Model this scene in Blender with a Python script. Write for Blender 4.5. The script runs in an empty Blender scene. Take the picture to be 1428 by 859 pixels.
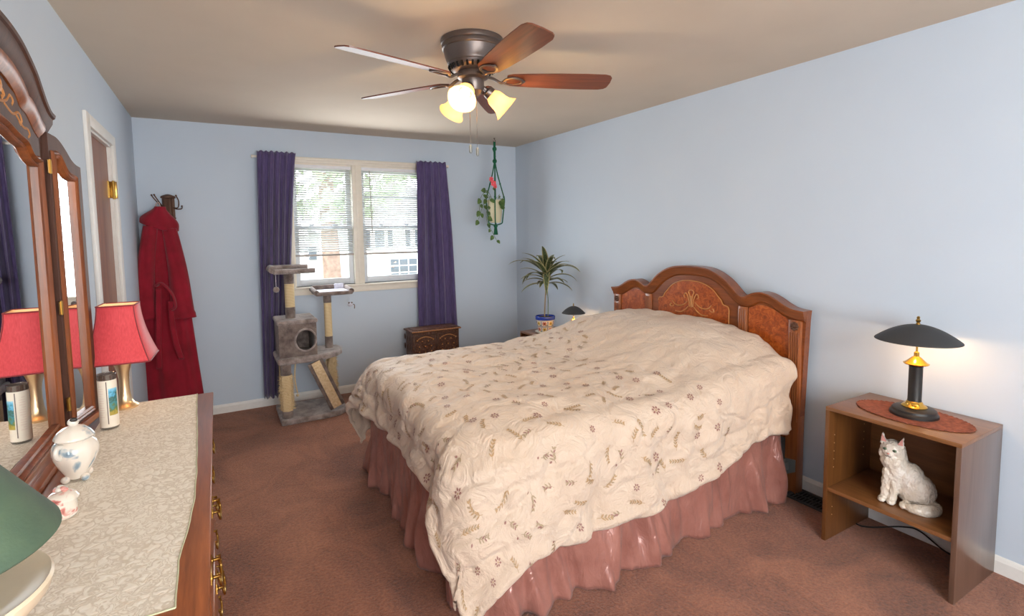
import bpy, bmesh, math, random
import numpy as np
from mathutils import Vector, Matrix, noise

random.seed(7)
PI = math.pi
SC = bpy.context.scene
COL = SC.collection

# ---------------------------------------------------------------- camera
CAM = dict(f=716.14, yaw=0.5106, pitch=0.0776, roll=-0.0139, h=1.5228, cx=704.118, cy=377.60)
H, XL, XR, YB, YR = 2.44, -0.5252, 2.9197, 4.9408, -1.75

def make_camera():
    c = CAM
    f = Vector((math.sin(c['yaw'])*math.cos(c['pitch']), math.cos(c['yaw'])*math.cos(c['pitch']), -math.sin(c['pitch'])))
    r = Vector((math.cos(c['yaw']), -math.sin(c['yaw']), 0))
    u = r.cross(f)
    co, s = math.cos(c['roll']), math.sin(c['roll'])
    r2 = r*co + u*s
    u2 = -r*s + u*co
    cd = bpy.data.cameras.new('camera'); o = bpy.data.objects.new('camera', cd); COL.objects.link(o)
    m = Matrix(((r2.x, u2.x, -f.x, 0), (r2.y, u2.y, -f.y, 0), (r2.z, u2.z, -f.z, c['h']), (0, 0, 0, 1)))
    o.matrix_world = m
    cd.sensor_width = 36; cd.sensor_fit = 'HORIZONTAL'
    cd.lens = 36*c['f']/1428
    cd.shift_x = (714-c['cx'])/1428
    cd.shift_y = -(429.5-c['cy'])/1428
    cd.clip_start = 0.02; cd.clip_end = 300
    SC.camera = o
make_camera()

# ---------------------------------------------------------------- light and exposure
SC.view_settings.view_transform = 'Standard'
SC.view_settings.look = 'None'
SC.view_settings.gamma = 1
SC.view_settings.use_curve_mapping = False
SC.view_settings.exposure = 0.0

WORLD_STRENGTH = 6.5
REAR_FILL_W = 100  # power of the added fill lamp behind the camera
FRONT_WINDOW_W = 22
FAN_W = 6.0
LAMP_W = 0.9

def setup_world():
    w = bpy.data.worlds.new('sky'); SC.world = w
    w.use_nodes = True
    nt = w.node_tree; nt.nodes.clear()
    out = nt.nodes.new('ShaderNodeOutputWorld'); bg = nt.nodes.new('ShaderNodeBackground')
    bg.inputs[0].default_value = (0.93, 0.97, 1.0, 1); bg.inputs[1].default_value = WORLD_STRENGTH
    nt.links.new(bg.outputs[0], out.inputs[0])
setup_world()

def area(name, loc, direction, sx, sy, watt, col):
    l = bpy.data.lights.new(name, 'AREA'); l.shape = 'RECTANGLE'; l.size = sx; l.size_y = sy
    l.energy = watt; l.color = col
    o = bpy.data.objects.new(name, l); COL.objects.link(o)
    o.location = loc
    o.rotation_euler = Vector(direction).to_track_quat('-Z', 'Y').to_euler()
    return o
# front window daylight, plus a fill lamp added at an unseen rear window
area('rear_fill_light', (0.70, YR+0.02, 1.5), (0.1, 1, 0.02), 2.1, 1.7, REAR_FILL_W, (1.0, 0.97, 0.93))
area('daylight_front_window', (1.22, YB-0.22, 1.6), (0, -1, -0.1), 1.1, 1.1, FRONT_WINDOW_W, (0.93, 0.97, 1.0))

def point(name, loc, watt, col, r=0.03):
    l = bpy.data.lights.new(name, 'POINT'); l.energy = watt; l.color = col; l.shadow_soft_size = r
    o = bpy.data.objects.new(name, l); COL.objects.link(o); o.location = loc
    return o

# ---------------------------------------------------------------- material helpers
def lin(c):
    def g(v):
        v /= 255.0
        return v/12.92 if v <= 0.04045 else ((v+0.055)/1.055)**2.4
    return (g(c[0]), g(c[1]), g(c[2]), 1.0)

def new_mat(name):
    m = bpy.data.materials.new(name); m.use_nodes = True
    nt = m.node_tree
    return m, nt, nt.nodes['Principled BSDF']

def setp(b, **k):
    names = dict(rough='Roughness', metal='Metallic', spec='Specular IOR Level', sheen='Sheen Weight', sheenr='Sheen Roughness',
                 coat='Coat Weight', coatr='Coat Roughness', trans='Transmission Weight', ior='IOR', alpha='Alpha',
                 es='Emission Strength', ss='Subsurface Weight')
    for a, v in k.items():
        b.inputs[names[a]].default_value = v

def N(nt, typ, **kw):
    n = nt.nodes.new(typ)
    for k, v in kw.items():
        setattr(n, k, v)
    return n

def coords(nt, scale=(1, 1, 1), kind='Object', rot=(0, 0, 0)):
    tc = N(nt, 'ShaderNodeTexCoord'); mp = N(nt, 'ShaderNodeMapping')
    mp.inputs['Scale'].default_value = scale; mp.inputs['Rotation'].default_value = rot
    nt.links.new(tc.outputs[kind], mp.inputs[0])
    return mp.outputs[0]

def ramp(nt, fac, stops):
    r = N(nt, 'ShaderNodeValToRGB')
    els = r.color_ramp.elements
    while len(els) < len(stops): els.new(0.5)
    for e, (p, c) in zip(els, stops):
        e.position = p; e.color = c
    nt.links.new(fac, r.inputs[0])
    return r.outputs[0]

def noise_tex(nt, vec, scale, detail=4, rough=0.55, dist=0.0):
    n = N(nt, 'ShaderNodeTexNoise')
    n.inputs['Scale'].default_value = scale; n.inputs['Detail'].default_value = detail
    n.inputs['Roughness'].default_value = rough; n.inputs['Distortion'].default_value = dist
    nt.links.new(vec, n.inputs['Vector'])
    return n.outputs['Fac']

def bump(nt, b, h, strength, dist=0.01):
    n = N(nt, 'ShaderNodeBump'); n.inputs['Strength'].default_value = strength; n.inputs['Distance'].default_value = dist
    nt.links.new(h, n.inputs['Height']); nt.links.new(n.outputs[0], b.inputs['Normal'])
    return n

def plain(name, c, **k):
    m, nt, b = new_mat(name)
    b.inputs['Base Color'].default_value = lin(c); setp(b, **k)
    v = coords(nt)
    f = noise_tex(nt, v, 25, 3)
    mx = ramp(nt, f, [(0.3, tuple(x*0.94 for x in lin(c)[:3])+(1,)), (0.7, lin(c))])
    nt.links.new(mx, b.inputs['Base Color'])
    return m

def mottled(name, c1, c2, scale, bs=0.0, detail=5, lo=0.35, hi=0.65, vscale=(1, 1, 1), bscale=None, bd=0.005, **k):
    m, nt, b = new_mat(name); setp(b, **k)
    v = coords(nt, vscale)
    f = noise_tex(nt, v, scale, detail)
    nt.links.new(ramp(nt, f, [(lo, lin(c1)), (hi, lin(c2))]), b.inputs['Base Color'])
    if bs:
        g = noise_tex(nt, v, bscale or scale, detail) if bscale else f
        bump(nt, b, g, bs, bd)
    return m

def wood(name, c1, c2, axis='Y', scale=1.0, rough=0.35, coat=0.3, contrast=(0.3, 0.7)):
    m, nt, b = new_mat(name); setp(b, rough=rough, coat=coat, coatr=0.2)
    s = {'X': (1.5, 22, 22), 'Y': (22, 1.5, 22), 'Z': (22, 22, 1.5)}[axis]
    v = coords(nt, tuple(a*scale for a in s))
    f = noise_tex(nt, v, 1.0, 6, 0.6, 1.2)
    s2 = tuple(a*scale*4 for a in s)
    f2 = noise_tex(nt, coords(nt, s2), 1.0, 3, 0.7)
    mm = N(nt, 'ShaderNodeMath', operation='MULTIPLY_ADD'); mm.inputs[1].default_value = 0.35
    nt.links.new(f2, mm.inputs[0])
    m2 = N(nt, 'ShaderNodeMath', operation='MULTIPLY'); m2.inputs[1].default_value = 0.7
    nt.links.new(f, m2.inputs[0]); nt.links.new(m2.outputs[0], mm.inputs[2])
    nt.links.new(ramp(nt, mm.outputs[0], [(contrast[0], lin(c1)), (contrast[1], lin(c2))]), b.inputs['Base Color'])
    bump(nt, b, f2, 0.06, 0.002)
    return m

M = {}
def build_materials():
    # painted surfaces
    m, nt, b = new_mat('wall_blue'); setp(b, rough=0.85)
    v = coords(nt)
    f = noise_tex(nt, v, 1.5, 3)
    nt.links.new(ramp(nt, f, [(0.3, lin((191, 204, 219))), (0.7, lin((195, 208, 222)))]), b.inputs['Base Color'])
    bump(nt, b, noise_tex(nt, v, 180, 3), 0.06, 0.002)
    M['wall'] = m
    m, nt, b = new_mat('ceiling_cream'); setp(b, rough=0.9)
    v = coords(nt)
    nt.links.new(ramp(nt, noise_tex(nt, v, 2, 3), [(0.3, lin((200, 187, 170))), (0.7, lin((206, 193, 176)))]), b.inputs['Base Color'])
    bump(nt, b, noise_tex(nt, v, 90, 4), 0.12, 0.004)
    M['ceiling'] = m
    # carpet
    m, nt, b = new_mat('carpet'); setp(b, rough=1.0, spec=0.05, sheen=0.35)
    v = coords(nt)
    big = noise_tex(nt, v, 2.2, 6, 0.66, 1.2)
    fine = noise_tex(nt, v, 75, 4, 0.8)
    mm = N(nt, 'ShaderNodeMath', operation='MULTIPLY_ADD'); mm.inputs[1].default_value = 0.6
    nt.links.new(fine, mm.inputs[0])
    m2 = N(nt, 'ShaderNodeMath', operation='MULTIPLY'); m2.inputs[1].default_value = 0.5
    nt.links.new(big, m2.inputs[0]); nt.links.new(m2.outputs[0], mm.inputs[2])
    nt.links.new(ramp(nt, mm.outputs[0], [(0.38, lin((94, 52, 36))), (0.52, lin((150, 90, 64))), (0.68, lin((190, 124, 92)))]), b.inputs['Base Color'])
    hh = N(nt, 'ShaderNodeMath', operation='ADD'); nt.links.new(fine, hh.inputs[0]); nt.links.new(big, hh.inputs[1])
    bump(nt, b, hh.outputs[0], 0.9, 0.02)
    M['carpet'] = m
    M['trim'] = plain('trim_white_paint', (228, 227, 224), rough=0.45)
    M['cream_trim'] = plain('window_trim_cream', (230, 224, 212), rough=0.45)
    M['sash'] = plain('sash_white', (214, 220, 228), rough=0.4)
    M['blind'] = plain('blind_white', (228, 230, 236), rough=0.5)
    m, nt, b = new_mat('blind_slat')
    setp(b, rough=0.5); b.inputs['Base Color'].default_value = lin((236, 238, 242))
    tr = N(nt, 'ShaderNodeBsdfTranslucent'); tr.inputs[0].default_value = (0.9, 0.93, 0.97, 1)
    mx = N(nt, 'ShaderNodeMixShader'); mx.inputs[0].default_value = 0.35
    nt.links.new(b.outputs[0], mx.inputs[1]); nt.links.new(tr.outputs[0], mx.inputs[2])
    nt.links.new(mx.outputs[0], nt.nodes['Material Output'].inputs[0])
    M['slat'] = m
    M['blind_rail'] = plain('blind_rail_grey', (176, 168, 164), rough=0.5)
    # glass pane
    m, nt, b = new_mat('window_glass')
    tr = N(nt, 'ShaderNodeBsdfTransparent'); tr.inputs[0].default_value = (0.97, 0.98, 0.98, 1)
    gl = N(nt, 'ShaderNodeBsdfGlossy'); gl.inputs['Roughness'].default_value = 0.02
    mx = N(nt, 'ShaderNodeMixShader'); mx.inputs[0].default_value = 0.05
    nt.links.new(tr.outputs[0], mx.inputs[1]); nt.links.new(gl.outputs[0], mx.inputs[2])
    nt.links.new(mx.outputs[0], nt.nodes['Material Output'].inputs[0])
    M['pane'] = m
    m, nt, b = new_mat('clear_glass')
    tr = N(nt, 'ShaderNodeBsdfTransparent'); tr.inputs[0].default_value = (0.8, 0.8, 0.8, 1)
    gl = N(nt, 'ShaderNodeBsdfGlossy'); gl.inputs['Roughness'].default_value = 0.05
    mx = N(nt, 'ShaderNodeMixShader'); mx.inputs[0].default_value = 0.25
    nt.links.new(tr.outputs[0], mx.inputs[1]); nt.links.new(gl.outputs[0], mx.inputs[2])
    nt.links.new(mx.outputs[0], nt.nodes['Material Output'].inputs[0])
    M['clear_glass'] = m
    m, nt, b = new_mat('mirror_glass'); setp(b, metal=1.0, rough=0.01)
    b.inputs['Base Color'].default_value = (0.9, 0.92, 0.93, 1)
    M['mirror'] = m
    # woods
    M['cherry'] = wood('cherry_wood', (96, 44, 20), (168, 94, 50), 'Y', 1.0, 0.28, 0.5)
    M['cherry_z'] = wood('cherry_wood_upright', (80, 36, 14), (150, 82, 36), 'Z', 1.0, 0.42, 0.15)
    M['cherry_dark'] = wood('cherry_wood_dark', (54, 30, 22), (88, 54, 40), 'Z', 1.0, 0.6, 0.0)
    M['oak'] = wood('headboard_wood', (90, 42, 16), (140, 76, 34), 'Y', 1.0, 0.32, 0.35)
    M['oak_z'] = wood('headboard_wood_upright', (108, 54, 24), (166, 98, 52), 'Z', 1.0, 0.32, 0.4)
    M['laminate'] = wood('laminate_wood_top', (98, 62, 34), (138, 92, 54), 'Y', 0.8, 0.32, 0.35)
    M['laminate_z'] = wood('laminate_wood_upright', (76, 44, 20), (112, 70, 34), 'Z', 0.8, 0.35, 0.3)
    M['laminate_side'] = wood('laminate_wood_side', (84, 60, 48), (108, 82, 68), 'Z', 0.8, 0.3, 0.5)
    M['door_wood'] = wood('door_wood', (104, 54, 26), (142, 84, 48), 'Z', 0.6, 0.45, 0.15)
    M['blade_wood'] = wood('fan_blade_wood', (76, 40, 28), (124, 68, 46), 'X', 1.0, 0.4, 0.2)
    M['walnut'] = wood('dark_walnut', (50, 30, 20), (86, 54, 38), 'Y', 1.0, 0.35, 0.2)
    # burl
    m, nt, b = new_mat('burl_veneer'); setp(b, rough=0.3, coat=0.4, coatr=0.2)
    v = coords(nt, (1, 1, 1))
    f = noise_tex(nt, v, 26, 8, 0.72, 1.5)
    nt.links.new(ramp(nt, f, [(0.35, lin((112, 46, 12))), (0.52, lin((160, 76, 28))), (0.68, lin((188, 106, 48)))]), b.inputs['Base Color'])
    M['burl'] = m
    M['carving'] = plain('carved_highlight', (192, 132, 76), rough=0.35)
    M['carving_dark'] = plain('carved_rosette_dark', (84, 52, 34), rough=0.5)
    # carved chest wood
    m, nt, b = new_mat('carved_chest_wood'); setp(b, rough=0.5)
    v = coords(nt)
    vo = N(nt, 'ShaderNodeTexVoronoi'); vo.inputs['Scale'].default_value = 60; nt.links.new(v, vo.inputs['Vector'])
    nt.links.new(ramp(nt, vo.outputs['Distance'], [(0.0, lin((122, 76, 48))), (0.55, lin((74, 42, 28)))]), b.inputs['Base Color'])
    bump(nt, b, vo.outputs['Distance'], 0.8, -0.01)
    M['carved'] = m
    # metals
    M['brass'] = plain('antique_brass', (176, 140, 74), metal=1.0, rough=0.28)
    M['gold'] = plain('polished_brass', (220, 176, 84), metal=1.0, rough=0.15)
    M['champagne'] = plain('champagne_metal', (232, 204, 164), metal=0.9, rough=0.3)
    M['bronze'] = plain('dark_bronze', (112, 102, 98), metal=0.75, rough=0.36)
    M['steel'] = plain('grey_steel', (128, 132, 132), metal=0.4, rough=0.5)
    M['black'] = plain('black_enamel', (30, 28, 28), rough=0.45)
    M['black_shade'] = plain('black_shade_paint', (52, 52, 54), rough=0.6)
    M['vent'] = plain('vent_paint', (66, 64, 64), rough=0.5, metal=0.4)
    M['void'] = plain('vent_dark', (14, 12, 12), rough=1.0)
    M['cord'] = plain('black_cord', (22, 20, 20), rough=0.6)
    M['ceramic'] = plain('white_ceramic', (226, 220, 210), rough=0.2, coat=0.5)
    m, nt, b = new_mat('cat_glaze'); setp(b, rough=0.22, coat=0.6, coatr=0.1)
    v = coords(nt)
    nt.links.new(ramp(nt, noise_tex(nt, v, 14, 4), [(0.35, lin((216, 204, 188))), (0.65, lin((236, 230, 222)))]), b.inputs['Base Color'])
    vv = coords(nt, (30, 44, 22), rot=(0.5, 0, 0))
    bump(nt, b, noise_tex(nt, vv, 1.7, 2, 0.5, 2.2), 0.6, 0.012)
    M['cat'] = m
    M['pink'] = plain('pink_glaze', (222, 160, 150), rough=0.3)
    M['eye'] = plain('green_eye_paint', (96, 120, 92), rough=0.2)
    M['dark_paint'] = plain('dark_paint', (40, 36, 34), rough=0.4)
    m, nt, b = new_mat('blue_floral_porcelain'); setp(b, rough=0.15, coat=0.5)
    v = coords(nt)
    f = noise_tex(nt, v, 22, 3, 0.5, 0.6)
    nt.links.new(ramp(nt, f, [(0.54, lin((232, 222, 210))), (0.62, lin((150, 168, 180))), (0.72, lin((92, 116, 134)))]), b.inputs['Base Color'])
    M['porcelain_blue'] = m
    m, nt, b = new_mat('rose_porcelain'); setp(b, rough=0.15, coat=0.5)
    v = coords(nt)
    f = noise_tex(nt, v, 40, 3, 0.5, 0.6)
    nt.links.new(ramp(nt, f, [(0.56, lin((234, 226, 214))), (0.64, lin((214, 140, 130))), (0.74, lin((150, 70, 70)))]), b.inputs['Base Color'])
    M['porcelain_rose'] = m
    # fabrics
    m, nt, b = new_mat('purple_curtain_fabric'); setp(b, rough=0.85, sheen=0.3)
    v = coords(nt, (60, 60, 8))
    nt.links.new(ramp(nt, noise_tex(nt, v, 1.5, 3), [(0.3, lin((66, 54, 96))), (0.7, lin((88, 74, 120)))]), b.inputs['Base Color'])
    bump(nt, b, noise_tex(nt, coords(nt), 300, 2), 0.1, 0.002)
    M['curtain'] = m
    M['robe'] = mottled('red_plush', (128, 8, 30), (150, 14, 40), 7, 0.5, rough=0.95, sheen=0.15, bscale=220, bd=0.004)
    m, nt, b = new_mat('mauve_satin'); setp(b, rough=0.25, sheen=0.1, spec=1.0, metal=0.2)
    v = coords(nt)
    nt.links.new(ramp(nt, noise_tex(nt, v, 6, 4), [(0.3, lin((150, 98, 88))), (0.7, lin((178, 124, 112)))]), b.inputs['Base Color'])
    bump(nt, b, noise_tex(nt, coords(nt, (1, 1, 0.4)), 18, 4, 0.55, 1.0), 0.6, 0.022)
    M['satin'] = m
    m, nt, b = new_mat('comforter_fabric'); setp(b, rough=0.6, sheen=0.25)
    v = coords(nt)
    nt.links.new(ramp(nt, noise_tex(nt, v, 5, 5, 0.6), [(0.3, lin((205, 182, 161))), (0.7, lin((213, 193, 174)))]), b.inputs['Base Color'])
    h1 = noise_tex(nt, v, 9, 6, 0.6, 1.2); h2 = noise_tex(nt, v, 450, 2)
    mm = N(nt, 'ShaderNodeMath', operation='MULTIPLY_ADD'); mm.inputs[1].default_value = 0.06
    nt.links.new(h2, mm.inputs[0]); nt.links.new(h1, mm.inputs[2])
    bump(nt, b, mm.outputs[0], 0.8, 0.035)
    M['comforter'] = m
    M['emb_gold'] = plain('embroidery_gold', (178, 146, 108), rough=0.6)
    M['emb_mauve'] = plain('embroidery_mauve', (150, 108, 100), rough=0.6)
    M['emb_green'] = plain('embroidery_olive', (164, 144, 116), rough=0.6)
    M['mattress'] = plain('mattress_ticking', (226, 220, 210), rough=0.8)
    M['plush'] = mottled('grey_plush', (112, 100, 96), (170, 158, 154), 16, 0.8, rough=1.0, sheen=0.4, bscale=90, bd=0.01)
    M['plush_dark'] = mottled('grey_plush_dark', (92, 80, 76), (140, 126, 120), 16, 0.8, rough=1.0, sheen=0.3, bscale=90, bd=0.01)
    M['plush_white'] = mottled('pale_fleece', (186, 186, 200), (212, 212, 224), 40, 0.6, rough=1.0, bd=0.005)
    m, nt, b = new_mat('sisal_rope'); setp(b, rough=0.95)
    wv = N(nt, 'ShaderNodeTexWave', bands_direction='Z'); wv.inputs['Scale'].default_value = 40; wv.inputs['Distortion'].default_value = 1.5
    nt.links.new(coords(nt), wv.inputs['Vector'])
    nt.links.new(ramp(nt, wv.outputs['Fac'], [(0.2, lin((204, 178, 132))), (0.7, lin((232, 212, 172)))]), b.inputs['Base Color'])
    bump(nt, b, wv.outputs['Fac'], 0.5, 0.004)
    M['sisal'] = m
    M['sisal_board'] = mottled('sisal_board', (204, 178, 138), (228, 206, 170), 60, 0.5, rough=1.0)
    # lace runner
    m, nt, b = new_mat('damask_lace'); setp(b, rough=0.8)
    v = coords(nt)
    vo = N(nt, 'ShaderNodeTexVoronoi', feature='DISTANCE_TO_EDGE'); vo.inputs['Scale'].default_value = 42
    nz = N(nt, 'ShaderNodeTexNoise'); nz.inputs['Scale'].default_value = 30; nt.links.new(v, nz.inputs['Vector'])
    mv = N(nt, 'ShaderNodeMix', data_type='VECTOR'); mv.inputs[0].default_value = 0.06
    nt.links.new(v, mv.inputs[4]); nt.links.new(nz.outputs['Color'], mv.inputs[5]); nt.links.new(mv.outputs[1], vo.inputs['Vector'])
    f = noise_tex(nt, v, 11, 2, 0.4, 0.5)
    th = N(nt, 'ShaderNodeMath', operation='MULTIPLY_ADD'); th.inputs[1].default_value = 2.6; nt.links.new(vo.outputs['Distance'], th.inputs[0])
    nt.links.new(f, th.inputs[2])
    nt.links.new(ramp(nt, th.outputs[0], [(0.5, lin((240, 233, 220))), (0.62, lin((214, 203, 186))), (0.8, lin((224, 214, 198))), (0.95, lin((242, 235, 222)))]), b.inputs['Base Color'])
    bump(nt, b, th.outputs[0], 0.3, 0.003)
    M['lace'] = m
    M['lace_edge'] = plain('lace_binding', (196, 196, 164), rough=0.8)
    M['placemat'] = mottled('rust_placemat_fabric', (108, 56, 42), (142, 82, 62), 60, 0.5, rough=0.95, bscale=140)
    m, nt, b = new_mat('red_lampshade_cloth'); setp(b, rough=0.7, sheen=0.2)
    v = coords(nt, (1, 1, 1))
    nt.links.new(ramp(nt, noise_tex(nt, coords(nt, (90, 90, 14)), 3, 3), [(0.3, lin((196, 54, 62))), (0.7, lin((214, 72, 78)))]), b.inputs['Base Color'])
    b.inputs['Emission Color'].default_value = lin((214, 60, 66)); setp(b, es=0.0)
    M['red_shade'] = m
    M['red_trim'] = plain('red_shade_trim', (132, 44, 50), rough=0.6)
    M['shade_lining'] = plain('shade_lining', (250, 226, 190), rough=0.8)
    M['green_shade'] = mottled('sage_green_shade', (60, 82, 70), (90, 110, 84), 5, 0.15, rough=0.7, bscale=200, bd=0.003)
    M['cream_ceramic'] = plain('cream_ceramic', (226, 208, 180), rough=0.3)
    # candle
    M['label'] = plain('candle_paper_label', (232, 222, 206), rough=0.6)
    m, nt, b = new_mat('label_landscape'); setp(b, rough=0.5)
    v = coords(nt)
    sp = N(nt, 'ShaderNodeSeparateXYZ'); nt.links.new(v, sp.inputs[0])
    f = noise_tex(nt, v, 70, 4, 0.6)
    ad = N(nt, 'ShaderNodeMath', operation='MULTIPLY_ADD'); ad.inputs[1].default_value = 6.5; nt.links.new(sp.outputs[2], ad.inputs[0])
    m3 = N(nt, 'ShaderNodeMath', operation='MULTIPLY_ADD'); m3.inputs[1].default_value = 0.7; m3.inputs[2].default_value = -0.45; nt.links.new(f, m3.inputs[0])
    nt.links.new(m3.outputs[0], ad.inputs[2])
    nt.links.new(ramp(nt, ad.outputs[0], [(0.25, lin((176, 156, 70))), (0.36, lin((92, 116, 66))), (0.5, lin((70, 140, 150))), (0.62, lin((60, 96, 84))), (0.72, lin((92, 170, 204))), (0.9, lin((150, 200, 220)))]), b.inputs['Base Color'])
    M['landscape'] = m
    M['wax'] = plain('dark_wax', (110, 96, 90), rough=0.4)
    # plants
    m, nt, b = new_mat('dracaena_leaf'); setp(b, rough=0.45)
    nt.links.new(ramp(nt, noise_tex(nt, coords(nt, (50, 50, 8)), 2, 2), [(0.4, lin((46, 62, 40))), (0.6, lin((92, 104, 66))), (0.75, lin((150, 150, 104)))]), b.inputs['Base Color'])
    M['leaf'] = m
    M['leaf_edge'] = plain('dracaena_leaf_stripe', (168, 158, 112), rough=0.5)
    M['vine_leaf'] = mottled('vine_leaf', (54, 84, 40), (96, 122, 58), 30, 0.0, rough=0.4)
    M['stem'] = plain('green_stem', (96, 112, 78), rough=0.6)
    M['cane'] = plain('plant_cane', (150, 132, 104), rough=0.7)
    M['soil'] = plain('potting_soil', (58, 38, 28), rough=1.0)
    M['pot_white'] = plain('pot_white_glaze', (236, 232, 216), rough=0.2)
    M['pot_blue'] = plain('pot_cobalt_glaze', (44, 66, 158), rough=0.2)
    M['pot_yellow'] = plain('pot_yellow_glaze', (224, 178, 56), rough=0.3)
    M['pot_red'] = plain('pot_red_glaze', (206, 70, 44), rough=0.3)
    M['pot_green'] = plain('pot_green_glaze', (74, 108, 58), rough=0.3)
    M['cream_pot'] = plain('cream_plastic_pot', (206, 198, 166), rough=0.4)
    M['macrame'] = mottled('green_macrame_cord', (8, 70, 48), (22, 104, 70), 120, 0.6, rough=0.9, bd=0.004)
    M['petal'] = plain('pink_petal', (236, 84, 96), rough=0.5)
    M['rust'] = plain('rusty_iron', (96, 68, 54), metal=0.5, rough=0.55)
    M['hanger_tag'] = plain('pale_cloth_loop', (218, 190, 180), rough=0.8)
    # fan glass
    m, nt, b = new_mat('frosted_amber_glass'); setp(b, rough=0.5)
    b.inputs['Base Color'].default_value = lin((255, 226, 170))
    b.inputs['Emission Color'].default_value = (1.0, 0.62, 0.2, 1); setp(b, es=0.75)
    tr = N(nt, 'ShaderNodeBsdfTranslucent'); tr.inputs[0].default_value = (1.0, 0.82, 0.5, 1)
    mx = N(nt, 'ShaderNodeMixShader'); mx.inputs[0].default_value = 0.5
    nt.links.new(b.outputs[0], mx.inputs[1]); nt.links.new(tr.outputs[0], mx.inputs[2])
    nt.links.new(mx.outputs[0], nt.nodes['Material Output'].inputs[0])
    M['fan_glass'] = m
    m, nt, b = new_mat('bulb_lit')
    b.inputs['Emission Color'].default_value = (1.0, 0.86, 0.55, 1); setp(b, es=9)
    M['bulb'] = m
    # outside
    M['siding'] = plain('outside_white_siding', (226, 230, 236), rough=0.7)
    M['shutter'] = plain('outside_shutter', (70, 76, 90), rough=0.7)
    M['out_glass'] = plain('outside_window_glass', (84, 92, 104), rough=0.2)
    M['roof'] = plain('outside_roof', (140, 138, 140), rough=0.9)
    M['bark'] = mottled('tree_bark', (120, 98, 88), (150, 126, 114), 8, 0.4, rough=0.9)
    M['foliage'] = mottled('tree_foliage', (140, 156, 128), (184, 194, 172), 4, 0.3, rough=0.9)
    M['lawn'] = mottled('lawn', (150, 156, 120), (186, 186, 150), 1.0, 0.2, rough=1.0)
build_materials()

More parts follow.
